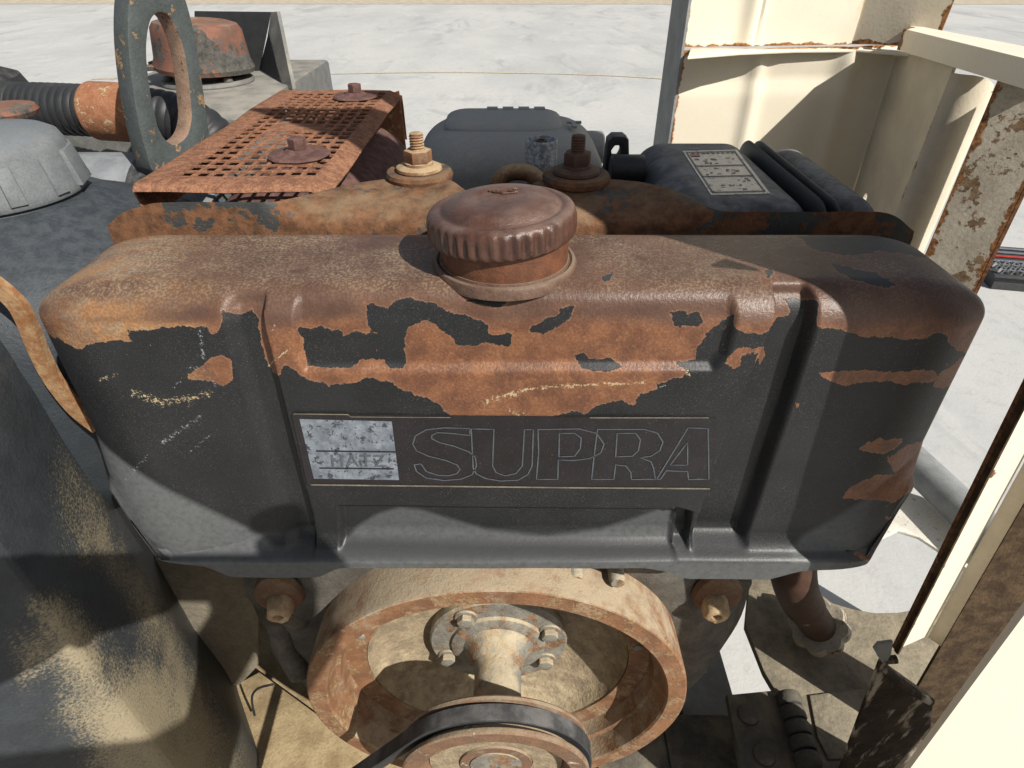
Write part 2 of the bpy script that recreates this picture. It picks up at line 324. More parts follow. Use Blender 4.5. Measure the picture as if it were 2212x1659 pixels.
def prism_bm(pts, d, bevel=0.0, seg=2, bm=None):
    bm = bm or bmesh.new(); pts = [V(p) for p in pts]; d = V(d)
    a = [bm.verts.new(p) for p in pts]; b = [bm.verts.new(p+d) for p in pts]; n = len(pts)
    f1 = bm.faces.new(a); f2 = bm.faces.new(b[::-1])
    for i in range(n): bm.faces.new((a[i], b[i], b[(i+1) % n], a[(i+1) % n]))
    if bevel > 0:
        ed = [e for e in bm.edges if e in f1.edges or e in f2.edges]
        bmesh.ops.recalc_face_normals(bm, faces=bm.faces)
        bmesh.ops.bevel(bm, geom=ed, offset=bevel, segments=seg, affect='EDGES', profile=.5, clamp_overlap=True)
    return bm
def prism(name, pts, d, mat, parent=None, bevel=0.0, seg=2, smooth=35):
    return from_bm(name, prism_bm(pts, d, bevel, seg), mat, parent, smooth)
def box(name, lo, hi, mat, parent=None, bevel=.003, rotz=0, smooth=35, seg=2):
    lo = V(lo); hi = V(hi); c = (lo+hi)/2; bm = bmesh.new()
    bmesh.ops.create_cube(bm, size=1, matrix=Matrix.Translation(c) @ Matrix.Rotation(rotz, 4, 'Z') @ Matrix.Diagonal((*(hi-lo), 1)))
    if bevel: bmesh.ops.bevel(bm, geom=list(bm.edges), offset=bevel, segments=seg, affect='EDGES', profile=.5)
    return from_bm(name, bm, mat, parent, smooth)
def ringplate(name, outer, inner, d, mat, parent=None, smooth=35, bevel=0):
    """plate with one hole; outer and inner loops have the same count"""
    bm = bmesh.new(); d = V(d); n = len(outer)
    A = [bm.verts.new(V(p)) for p in outer]; B = [bm.verts.new(V(p)+d) for p in outer]
    C = [bm.verts.new(V(p)) for p in inner]; D = [bm.verts.new(V(p)+d) for p in inner]
    for i in range(n):
        j = (i+1) % n
        bm.faces.new((A[i], A[j], C[j], C[i])); bm.faces.new((B[i], D[i], D[j], B[j]))
        bm.faces.new((A[i], B[i], B[j], A[j])); bm.faces.new((C[i], C[j], D[j], D[i]))
    if bevel:
        bmesh.ops.recalc_face_normals(bm, faces=bm.faces)
        ed = [e for e in bm.edges if len(e.link_faces) == 2 and e.calc_face_angle(0) > .9]
        bmesh.ops.bevel(bm, geom=ed, offset=bevel, segments=2, affect='EDGES', profile=.5)
    return from_bm(name, bm, mat, parent, smooth)
def rbox_data(lo, hi, r, nx, ny, nzz, flat_bottom=False):
    lo = np.array(lo, float); hi = np.array(hi, float); r = np.array(r, float)
    def lin(a, b, n): return np.linspace(a, b, n+1)
    X = lin(lo[0], hi[0], nx); Y = lin(lo[1], hi[1], ny); Z = lin(lo[2], hi[2], nzz)
    vs = []; fs = []; idx = {}
    def vid(i, j, k):
        q = (i, j, k)
        if q not in idx: idx[q] = len(vs); vs.append((X[i], Y[j], Z[k]))
        return idx[q]
    for i in range(nx):
        for k in range(nzz):
            fs.append((vid(i, 0, k), vid(i+1, 0, k), vid(i+1, 0, k+1), vid(i, 0, k+1)))
            fs.append((vid(i, ny, k), vid(i, ny, k+1), vid(i+1, ny, k+1), vid(i+1, ny, k)))
        for j in range(ny):
            fs.append((vid(i, j, nzz), vid(i+1, j, nzz), vid(i+1, j+1, nzz), vid(i, j+1, nzz)))
            fs.append((vid(i, j, 0), vid(i, j+1, 0), vid(i+1, j+1, 0), vid(i+1, j, 0)))
    for j in range(ny):
        for k in range(nzz):
            fs.append((vid(0, j, k), vid(0, j, k+1), vid(0, j+1, k+1), vid(0, j+1, k)))
            fs.append((vid(nx, j, k), vid(nx, j+1, k), vid(nx, j+1, k+1), vid(nx, j, k+1)))
    p = np.array(vs); rl = r*np.array([1, 1, 0 if flat_bottom else 1]); pin = np.clip(p, lo+rl, hi-r); q = (p-pin)/r
    ln = np.linalg.norm(q, axis=1, keepdims=True); ln[ln < 1e-9] = 1
    return pin + q/ln*r, fs
def rbox(name, lo, hi, r, mat, parent=None, n=(24, 16, 16), rot=None, piv=None, fn=None):
    p, fs = rbox_data(lo, hi, r, *n)
    if fn: p = np.array([fn(*v) for v in p])
    if rot is not None:
        Mx = rot; pv = V(piv); p = [Mx @ (V(v)-pv) + pv for v in p]
    return finish(name, p, fs, mat, parent, 60)
def sheet(name, c, nu, nv, thick, mat, parent=None, edges='', bulge=None, smooth=40):
    """bent or flat sheet from four corners (a b / d c order), with thickness and an 'edge' distance in metres"""
    a, b, cc, d = [V(q) for q in c]; vs = []; ed = []; lu = ((b-a).length+(cc-d).length)/2; lv = ((d-a).length+(cc-b).length)/2
    nrm = (b-a).cross(d-a).normalized(); flip = nrm.dot(CAM-(a+cc)/2) < 0
    if flip: nrm = -nrm
    for j in range(nv+1):
        for i in range(nu+1):
            u = i/nu; v = j/nv; p = (a*(1-u)+b*u)*(1-v)+(d*(1-u)+cc*u)*v
            if bulge: p = p + nrm*bulge(u, v)
            vs.append(p); e = 9
            if 'l' in edges: e = min(e, u*lu)
            if 'r' in edges: e = min(e, (1-u)*lu)
            if 't' in edges: e = min(e, v*lv)
            if 'b' in edges: e = min(e, (1-v)*lv)
            ed.append(e)
    K = len(vs); vs = vs+[p-nrm*thick for p in vs]; ed = ed+ed; fs = []; w_ = nu+1
    for j in range(nv):
        for i in range(nu):
            q = (j*w_+i, j*w_+i+1, (j+1)*w_+i+1, (j+1)*w_+i); fs.append(q); fs.append(tuple(K+x for x in q[::-1]))
    bd = [i for i in range(w_)]+[j*w_+nu for j in range(1, nv+1)]+[nv*w_+i for i in range(nu-1, -1, -1)]+[j*w_ for j in range(nv-1, 0, -1)]
    for i in range(len(bd)):
        x, y = bd[i], bd[(i+1) % len(bd)]; fs.append((y, x, K+x, K+y))
    if flip: fs = [f[::-1] for f in fs]
    return finish(name, vs, fs, mat, parent, smooth, {'edge': ed})
def hexnut(name, c, axis, af, h, mat, parent=None, rot=0.3, hole=0):
    a, u, v = frame(axis); R = af/2/cos(pi/6)
    pts = [V(c)+(u*cos(rot+k*pi/3)+v*sin(rot+k*pi/3))*R for k in range(6)]
    return prism(name, pts, a*h, mat, parent, bevel=af*.06, smooth=25)
def thread(name, c, axis, r, h, mat, parent=None, pitch=.0015):
    pr = []; z = 0
    while z < h-.001: pr += [(r, z), (r*.86, z+pitch*.5)]; z += pitch
    pr += [(r*.92, h-.0005), (r*.7, h), (0, h)]
    return lathe(name, [(r, -.004)]+pr, c, axis, mat, parent, n=20, smooth=60)

# polygon distance, vectorised (photo pixels)
def sdf_poly(pts, poly):
    poly = np.array(poly, float); d = np.full(len(pts), 1e18); s = np.ones(len(pts))
    n = len(poly)
    for i in range(n):
        a = poly[i]; b = poly[i-1]; e = b-a; w_ = pts-a
        t = np.clip((w_@e)/(e@e+1e-12), 0, 1); q = w_-t[:, None]*e; d = np.minimum(d, (q*q).sum(1))
        c1 = pts[:, 1] >= a[1]; c2 = pts[:, 1] < b[1]; c3 = e[0]*w_[:, 1] > e[1]*w_[:, 0]
        fl = (c1 & c2 & c3) | (~c1 & ~c2 & ~c3); s[fl] *= -1
    return -s*np.sqrt(d)      # positive inside
def project(p):
    q = np.asarray(p)-np.array(CAM); dz = q@np.array(FW)
    return np.stack([1106+FPX*q[:, 0]/dz, 829.5-FPX*(q@np.array(UP))/dz], 1), dz
def sstep(a, b, x): t = np.clip((x-a)/(b-a), 0, 1); return t*t*(3-2*t)

# ================================================================== setting
def quad_ground():
    o = finish('ground', [(-120, -60, 0), (120, -60, 0), (120, 200, 0), (-120, 200, 0)], [(0, 1, 2, 3)], 'concrete', smooth=0); struct(o)
    o = finish('sand_verge', [(-120, 16.4, .004), (120, 15.2, .004), (120, 200, .004), (-120, 200, .004)], [(0, 1, 2, 3)], 'sand', smooth=0); struct(o)
    pts = smooth_path([pz(x, y, .004) for x, y in ((200, 170), (620, 161), (900, 156), (1106, 157), (1300, 162), (1480, 173), (1800, 196))], 6)
    vs = []; fs = []
    for i, p in enumerate(pts):
        vs += [p+V((0, -.03, 0)), p+V((0, .03, 0))]
        if i: fs.append((2*i-2, 2*i, 2*i+1, 2*i-1))
    struct(finish('painted_line', vs, fs, 'yellow_paint', smooth=0))
quad_ground()

# ================================================================== fuel tank
def build_tank():
    T = thing('fuel_tank', 'dented black fuel tank flaking to brown rust, SUPRA decal on its front', 'fuel tank', (0, .045, .80))
    W = .2485; Dp = .092; ZB = .79
    nx, ny, nzz = 480, 60, 210
    p, fs = rbox_data((-W, 0, ZB-.06), (W, Dp, 1.0), (.045, .021, .021), nx, ny, 250, True)
    # drop everything below the skirt line by remapping rows
    z = p[:, 2]; x = p[:, 0]; y = p[:, 1]
    def contour(xp):     # skirt bottom, photo px rows
        return np.interp(xp, [245, 262, 290, 330, 440, 500, 690, 730, 1390, 1450, 1480, 1660, 1730, 1880, 1920, 1942, 1950],
                             [1110, 1160, 1192, 1214, 1221, 1245, 1245, 1226, 1226, 1236, 1250, 1250, 1231, 1226, 1200, 1155, 1110])
    flare_w = 1 + .030*np.clip((1.0-z)/.21, 0, 1.1); x = x*flare_w
    # skirt bottom height per x: find by projecting on y=-.012
    xs = np.linspace(-.275, .275, 441); zb = []
    for xx in xs:
        zz = np.linspace(.70, .90, 2001); q, _ = project(np.stack([np.full(2001, xx), np.full(2001, -.012), zz], 1))
        g = q[:, 1]-contour(q[:, 0]); k = np.argmin(np.abs(g)); zb.append(zz[k])
    zb = list(np.convolve(np.pad(zb, 3, 'edge'), np.ones(7)/7, 'valid'))
    if True:
        pass
    zbx = np.interp(x, xs, zb)
    lo = ZB-.06
    k = np.clip((z-lo)/(.87-lo), 0, 1); z = np.where(z < .87, zbx+k*(.87-zbx), z)
    q0, dep = project(np.stack([x, np.zeros_like(x), z], 1))
    front = sstep(.030, .012, y)
    def pit(poly, wdt, depth, soft=None): return depth*sstep(-wdt, wdt, sdf_poly(q0, poly))
    rel = np.zeros(len(x))
    m = front > 0
    q0m = q0[m]
    def pitm(poly, w0, depth): return depth*sstep(-w0, w0, sdf_poly(q0m, poly))
    r = np.zeros(m.sum())
    left_ch = [(462, 600), (556, 600), (572, 760), (685, 1168), (690, 1230), (610, 1230), (602, 1110), (492, 740)]
    right_ch = [(1684, 668), (1690, 610), (1784, 610), (1775, 690), (1700, 900), (1612, 1140), (1606, 1168), (1560, 1176), (1500, 1176), (1492, 1160), (1590, 880)]
    upper = [(628, 560), (1600, 560), (1588, 690), (1566, 770), (1540, 796), (660, 800), (642, 770)]
    lower = [(735, 1097), (1448, 1104), (1462, 1112), (1458, 1140), (1450, 1165), (1452, 1260), (745, 1260)]
    # right channel: sharp left wall, softer deep right wall
    def channel(ys, xl, xr_, w1, w2, depth, t0, t1, b0, b1):
        yy = q0m[:, 1]; a = np.interp(yy, ys, xl); b = np.interp(yy, ys, xr_)
        return depth*sstep(0, w1, q0m[:, 0]-a)*sstep(0, w2, b-q0m[:, 0])*sstep(t0, t1, yy)*sstep(b1, b0, yy)
    r = np.maximum(r, channel([600, 690, 745, 1110, 1230], [456, 468, 484, 590, 628], [562, 568, 582, 676, 700], 46, 9, .0062, 640, 678, 1170, 1186))
    r = np.maximum(r, channel([610, 668, 880, 1176], [1690, 1684, 1590, 1488], [1786, 1780, 1712, 1612], 7, 24, .0098, 630, 668, 1160, 1182))
    r = np.maximum(r, pitm(upper, 10, .0046)*sstep(636, 700, q0m[:, 1])); r = np.maximum(r, pitm(lower, 7, .0058))
    # shallow pit pressed in right of the lower recess
    r = np.maximum(r, pitm([(1462, 1100), (1492, 1108), (1486, 1150), (1478, 1172), (1452, 1170), (1456, 1130)], 5, .0075))
    # flare to the skirt, creased across the two lower corners
    yb = np.interp(q0m[:, 0], [120, 190, 600, 700, 1500, 1690, 2000, 2080], [930, 968, 1166, 1172, 1176, 1176, 1000, 950])
    cornerw = np.clip(np.maximum((600-q0m[:, 0])/200, (q0m[:, 0]-1690)/150), 0, 1)
    tt = np.clip((q0m[:, 1]-yb)/(30+90*cornerw), 0, 1)
    mid = np.clip((q0m[:, 1]-1148)/30, 0, 1)
    fl = np.maximum(.0080*np.sin(tt*pi/2)*cornerw, .0080*mid*mid*(1-.0*cornerw))+.0045*sstep(1173, 1183, q0m[:, 1])
    rec = sstep(1185, 1165, q0m[:, 1])
    r = r*np.maximum(rec, 0)
    bow = .0035*(1-(q0m[:, 0]-1106)**2/900**2)*np.clip((1130-q0m[:, 1])/400, 0, 1)*np.clip((q0m[:, 1]-690)/200, 0, 1)
    dent = np.array([noise.noise(V((a*22, b*22, .3))) for a, b in zip(x[m], z[m])])*.0006
    rel[m] = (r-fl-bow*.0+dent)
    y = y+rel*front
    # shallow pressed line round the top
    P3 = np.stack([x, y, z], 1)
    px_, dep = project(P3); mm = dep/FPX*1000
    # ---- what is still painted (photo px traced), positive = paint
    main = [(60, 700), (82, 707), (115, 726), (170, 752), (222, 738), (285, 738), (279, 715), (347, 707), (448, 707), (455, 722), (465, 719), (483, 684), (476, 670), (514, 682), (542, 668), (556, 687), (569, 757), (590, 806), (604, 811), (615, 788), (653, 812), (712, 833), (768, 823),
            (786, 817), (841, 822), (871, 844), (930, 861), (970, 896), (995, 906), (1099, 901), (1168, 906), (1203, 896), (1238, 886), (1263, 896), (1287, 876), (1347, 864), (1357, 874), (1372, 871), (1382, 851), (1421, 842), (1416, 829), (1466, 817), (1488, 809), (1481, 794), (1466, 785), (1501, 777), (1518, 732), (1525, 720), (1555, 703), (1591, 668),
            (1583, 701), (1607, 719), (1642, 722), (1662, 712), (1675, 684), (1701, 681), (1706, 667), (1690, 644), (1767, 649), (1770, 667), (1765, 708), (1794, 710), (1819, 707), (1850, 722), (1874, 731), (1888, 724), (1937, 731), (1947, 734), (1996, 733), (2024, 722), (2044, 722), (2048, 743), (2086, 764), (2072, 774), (2027, 812), (2017, 833), (2031, 840), (2075, 826), (2200, 850), (2300, 1350), (-60, 1350), (-60, 690)]
    Z8 = lambda a, b: (493.7+.496*a, 603.5+.496*b)
    Z4 = lambda a, b: (.3472*a, 548.6+.3472*b)
    Z7 = lambda a, b: (1426.4+.3472*a, 548.6+.3472*b)
    R8 = lambda a, b: (1426.4+.6692*a, 548.6+.6692*b)
    Z3 = lambda a, b: (1316.6+.4047*a, .4047*b)
    pain = [[Z8(*q) for q in ((310, 215), (400, 205), (490, 225), (500, 240), (620, 225), (605, 160), (590, 105), (690, 120), (700, 100), (790, 75), (840, 95), (900, 105), (950, 140), (1050, 160), (1130, 200), (1140, 240), (1240, 230), (1220, 290), (1110, 280), (1000, 290), (960, 250), (900, 200), (850, 180), (780, 205), (765, 260), (775, 340), (760, 390), (700, 385), (680, 350), (580, 345), (510, 385), (440, 380), (345, 375), (330, 310))],
            [Z8(*q) for q in ((1310, 215), (1360, 190), (1380, 165), (1430, 160), (1440, 125), (1510, 115), (1490, 160), (1430, 205), (1380, 235), (1310, 230))],
            [Z8(*q) for q in ((1930, 145), (1990, 130), (2000, 150), (2040, 145), (2065, 180), (2050, 205), (1940, 205))],
            [Z8(*q) for q in ((1510, 330), (1545, 320), (1570, 350), (1620, 345), (1670, 340), (1720, 380), (1660, 400), (1540, 390))],
            [Z8(*q) for q in ((1030, 92), (1130, 80), (1220, 100), (1170, 125), (1110, 112))],
            [Z7(*q) for q in ((1060, 60), (1200, 90), (1350, 110), (1480, 200), (1400, 210), (1230, 170), (1100, 110))],
            [Z3(*q) for q in ((1000, 1262), (1450, 1228), (1640, 1240), (1820, 1330), (1990, 1530), (1740, 1425), (1700, 1380), (1440, 1330), (1380, 1350), (1240, 1370), (1100, 1330))],
            [(1655, 585), (1668, 580), (1664, 600), (1656, 600)], [(1300, 595), (1325, 588), (1318, 606), (1304, 608)]]
    rus = [[Z4(*q) for q in ((1165, 750), (1200, 730), (1250, 690), (1310, 650), (1380, 625), (1430, 660), (1450, 720), (1440, 790), (1390, 830), (1330, 800), (1230, 785), (1170, 780))],
           [(1593, 753), (1649, 748), (1655, 760), (1645, 792), (1634, 788), (1638, 764), (1600, 764), (1598, 776), (1600, 788), (1586, 795), (1570, 785), (1576, 767)],
           [(1760, 804), (1798, 802), (1843, 799), (2017, 802), (2030, 816), (2017, 823), (1964, 832), (1919, 825), (1860, 826), (1829, 835), (1798, 823), (1770, 812)],
           [(1855, 969), (1895, 950), (1948, 950), (1935, 970), (1895, 982)],
           [(1821, 1077), (1841, 1050), (1895, 1027), (1935, 1024), (1915, 990), (1962, 963), (2040, 940), (2030, 1017), (1975, 1057), (1935, 1084), (1888, 1080)],
           [(1912, 1117), (1950, 1110), (1944, 1150), (1930, 1135)], [R8(620, 970), R8(700, 930), R8(790, 860), R8(790, 960), R8(690, 1005)],
           [(1716, 868), (1728, 872), (1726, 886), (1718, 884)]]
    sd = sdf_poly(px_, main)
    for q in pain: sd = np.maximum(sd, sdf_poly(px_, q))
    for q in rus: sd = np.minimum(sd, -sdf_poly(px_, q))
    # back and underside of the tank: paint
    far = (y > Dp-.012) | (z < zbx+.001)
    sd = np.where(y > Dp-.010, -30, sd); paint = np.clip(sd*mm, -40, 40)
    def seg(pts, rad):
        d = np.full(len(x), 1e9)
        for a, b in zip(pts, pts[1:]):
            a = np.array(a, float); b = np.array(b, float); e = b-a; w_ = px_-a; t = np.clip((w_@e)/(e@e), 0, 1)
            d = np.minimum(d, np.linalg.norm(w_-t[:, None]*e, axis=1))
        return np.exp(-(d/rad)**2)
    clay = np.maximum.reduce([.72*seg([(215, 820), (250, 812)], 9), .8*seg([(290, 850), (330, 862), (352, 872)], 15), .78*seg([(360, 866), (420, 858), (455, 848)], 13), .7*seg([(400, 866), (410, 872)], 12),
                              .85*seg([(1045, 872), (1075, 860), (1120, 848)], 11), .9*seg([(1080, 855), (1160, 838), (1260, 832), (1390, 826)], 7), .7*seg([(1095, 885), (1130, 895)], 13), 1.2*seg([(579, 791), (620, 757)], 3.2), .8*seg([(583, 735), (588, 715), (596, 700)], 4), .9*seg([(1484, 800), (1488, 812)], 7)])
    clay *= front > .5
    scr = np.maximum.reduce([.75*seg([(430, 902), (352, 955)], 9), .62*seg([(318, 985), (272, 1036)], 9), .62*seg([(468, 928), (430, 960), (400, 985)], 5), .55*seg([(395, 990), (365, 1030)], 5), .74*seg([(432, 715), (440, 775)], 9), .7*seg([(398, 815), (372, 840)], 5), .66*seg([(405, 790), (440, 800), (465, 830)], 10),
                             .7*seg([(1417, 840), (1440, 832)], 5), .62*seg([(1820, 752), (1850, 748)], 5), .66*seg([(1556, 735), (1572, 770)], 2.5)])
    tan = sstep(560, 150, px_[:, 0])*sstep(760, 640, px_[:, 1]+0) + .7*sstep(470, 400, px_[:, 0])*sstep(690, 705, px_[:, 1])
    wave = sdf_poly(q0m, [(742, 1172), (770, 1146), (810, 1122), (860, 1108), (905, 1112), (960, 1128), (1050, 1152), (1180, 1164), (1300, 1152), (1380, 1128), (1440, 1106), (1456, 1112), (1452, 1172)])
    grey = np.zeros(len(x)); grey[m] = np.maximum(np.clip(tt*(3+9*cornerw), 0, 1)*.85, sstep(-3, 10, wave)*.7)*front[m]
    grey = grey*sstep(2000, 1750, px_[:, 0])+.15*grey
    fs2 = fs
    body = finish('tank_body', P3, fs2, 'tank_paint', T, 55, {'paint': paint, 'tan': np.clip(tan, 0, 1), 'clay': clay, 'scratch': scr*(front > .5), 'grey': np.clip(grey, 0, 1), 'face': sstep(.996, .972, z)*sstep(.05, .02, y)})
    # decal on the front, with outlined letters
    c4 = [py(x_, y_, -.0011) for x_, y_ in ((630, 895), (1548, 905), (1538, 1056), (664, 1048))]
    dec = sheet('decal', c4, 40, 10, .0010, 'decal_black', T)
    dec['label'] = 'black decal strip with outlined letters SUPRA and worn silver maker panel'
    def lines(name, strokes, wd, mat, off=-.0014, fn=None, par=dec, close=True):
        vs = []; fs_ = []
        for st in strokes:
            pts = [py(*(fn(*q) if fn else q), off) for q in st]
            n = len(pts); rng = range(n if close else n-1)
            for i in range(n):
                a = pts[(i-1) % n] if (close or i) else pts[i]; b = pts[(i+1) % n] if (close or i < n-1) else pts[i]
                d = (b-a).normalized(); nn = V((d.z, 0, -d.x))*wd/2
                vs += [pts[i]-nn, pts[i]+nn]
            base = len(vs)-2*n
            for i in rng:
                j = (i+1) % n; fs_.append((base+2*i, base+2*j, base+2*j+1, base+2*i+1))
        K = len(vs); v2 = [v+V((0, .0003, 0)) for v in vs]; fs_ += [tuple(K+i for i in f[::-1]) for f in fs_]
        return finish(name, vs+v2, fs_, mat, par, 0)
    Z5 = lambda a, b: (548.6+.4712*a, 822.9+.4712*b)
    letters = {
     'S': [[(990, 250), (990, 218), (870, 215), (790, 224), (740, 252), (728, 290), (745, 320), (800, 345), (880, 365), (930, 385), (945, 405), (930, 425), (890, 435), (840, 432), (790, 415), (765, 380), (735, 385), (745, 415), (790, 445), (870, 457), (950, 450), (1000, 430), (1020, 390), (1015, 350), (985, 325), (920, 300), (850, 282), (815, 265), (815, 250), (840, 237), (900, 240)]],
     'U': [[(996, 220), (1100, 222), (1094, 390), (1110, 420), (1150, 435), (1200, 425), (1230, 390), (1240, 223), (1281, 223), (1275, 390), (1255, 430), (1210, 455), (1130, 459), (1060, 447), (1018, 425), (1005, 400)]],
     'P': [[(1302, 223), (1490, 220), (1570, 240), (1605, 290), (1590, 330), (1540, 355), (1470, 365), (1395, 362), (1393, 451), (1295, 451), (1305, 330)], [(1400, 240), (1470, 240), (1500, 262), (1496, 310), (1470, 345), (1398, 348)]],
     'R': [[(1575, 222), (1790, 222), (1850, 240), (1875, 280), (1860, 320), (1820, 345), (1770, 352), (1820, 370), (1832, 400), (1840, 451), (1730, 452), (1728, 420), (1705, 390), (1658, 385), (1650, 451), (1548, 451), (1560, 340)], [(1665, 240), (1750, 240), (1772, 270), (1762, 320), (1735, 345), (1658, 348)]],
     'A': [[(1846, 451), (1990, 215), (2082, 218), (2086, 451), (1992, 452), (1988, 415), (1890, 412), (1864, 451)], [(1988, 282), (1908, 386), (1988, 386)]]}
    for ch, st in letters.items():
        st = [sum([[(a[0]*(1-k/3)+b[0]*k/3, a[1]*(1-k/3)+b[1]*k/3) for k in range(3)] for a, b in zip(q, q[1:]+q[:1])], []) for q in st]
        lines('letter', st, .00075, 'decal_line', fn=Z5)
    lines('border_line', [[Z5(180, 152), Z5(430, 155), Z5(445, 165), Z5(900, 168)]], .0005, 'decal_edge', close=False)
    lines('border_line', [[Z5(1540, 170), Z5(2085, 170)]], .0005, 'decal_edge', close=False)
    lines('border_line', [[Z5(260, 477), Z5(700, 482), Z5(1400, 490), Z5(2090, 495)]], .0010, 'decal_edge', off=-.0016, close=False)
    sp = sheet('maker_panel', [py(x_, y_, -.0014) for x_, y_ in ((647, 906), (846, 911), (862, 1037), (678, 1034))], 30, 18, .0003, 'decal_silver', dec)
    lines('panel_rule', [[Z5(285, 322), Z5(650, 326)], [Z5(300, 400), Z5(640, 404)]], .0008, 'decal_black', off=-.0018, close=False)
    fc = bpy.data.curves.new('t', 'FONT'); fc.body = 'HATZ'; fc.size = 1; fc.space_character = 1.15
    fo = bpy.data.objects.new('t', fc); COL.objects.link(fo); dg = bpy.context.evaluated_depsgraph_get(); dg.update()
    me = bpy.data.meshes.new_from_object(fo.evaluated_get(dg)); bpy.data.objects.remove(fo)
    cs = [v.co.copy() for v in me.vertices]; mx = max(c.x for c in cs); my = max(c.y for c in cs)
    A, B, C, D = [py(*Z5(*q), -.0019) for q in ((345, 338), (600, 340), (606, 394), (352, 392))]
    vs = [(A*(1-c.x/mx)+B*(c.x/mx))*(c.y/my)+(D*(1-c.x/mx)+C*(c.x/mx))*(1-c.y/my) for c in cs]
    finish('lettering', vs, [tuple(q.vertices) for q in me.polygons], 'decal_line', dec, 0)
    # filler neck and cap
    cx, cy = -.004, .0402
    lathe('filler_ring', [(.033, -.004), (.0385, -.004), (.0386, .0006), (.0378, .0020), (.0362, .0024), (.0350, .0014), (.0345, .0030), (.033, .0030)], (cx, cy, 1.0), (0, 0, 1), 'ring_worn', T, n=96, closed=True)
    lathe('filler_neck', [(.0338, -.002), (.0338, .0165), (.030, .0165), (.030, -.002)], (cx, cy, 1.0), (0, 0, 1), 'neck_rust', T, n=96, closed=True)
    ax = V((-.062, .012, 1)).normalized(); n = 288
    def flute(r, h, t, j):
        if 2 <= j <= 7:
            k = [.0, .0, .35, .9, 1, 1, .8, .15][j]
            return r-.0017*k*(1+.35*sin(5*t+1))*(.5+.5*cos(t*40+.7*sin(3*t)))**1.4
        return r
    prof = [(.0345, .0157), (.0374, .0153), (.0383, .0164), (.0387, .0178), (.0388, .0195), (.0388, .0220), (.0386, .0245), (.0380, .0270), (.0366, .0286), (.0342, .0293), (.0326, .0294), (.0316, .0288), (.0306, .0291), (.0296, .0302), (.0270, .0322), (.0225, .0336), (.0150, .0345), (.0125, .0340), (.0115, .0336), (.0060, .0337), (0, .0338)]
    cap = lathe('filler_cap', prof, (cx, cy, 1.0005), ax, 'cap_rust', T, n=n, smooth=60, rmod=flute)
    cap['label'] = 'round rusty brown screw cap with fluted rim'
    a, u, v = frame(ax)
    def capmark(pts, wd=.0009):
        return [V((cx, cy, 1.0005))+a*(.0342)+u*q[0]+v*(q[1]*.55-.001) for q in pts]
    for pts in ([(-.006, .018), (-.004, .022)], [(-.002, .017), (.001, .021)], [(.002, .012), (-.003, .014), (-.004, .017)], [(.004, .016), (.008, .013)], [(.001, .009), (.006, .009), (.009, .011)], [(.007, .020), (.009, .021)]):
        tube('embossed_mark', capmark(pts), .0006, 'cap_rust', cap, n=6)
    return T
tank = build_tank()

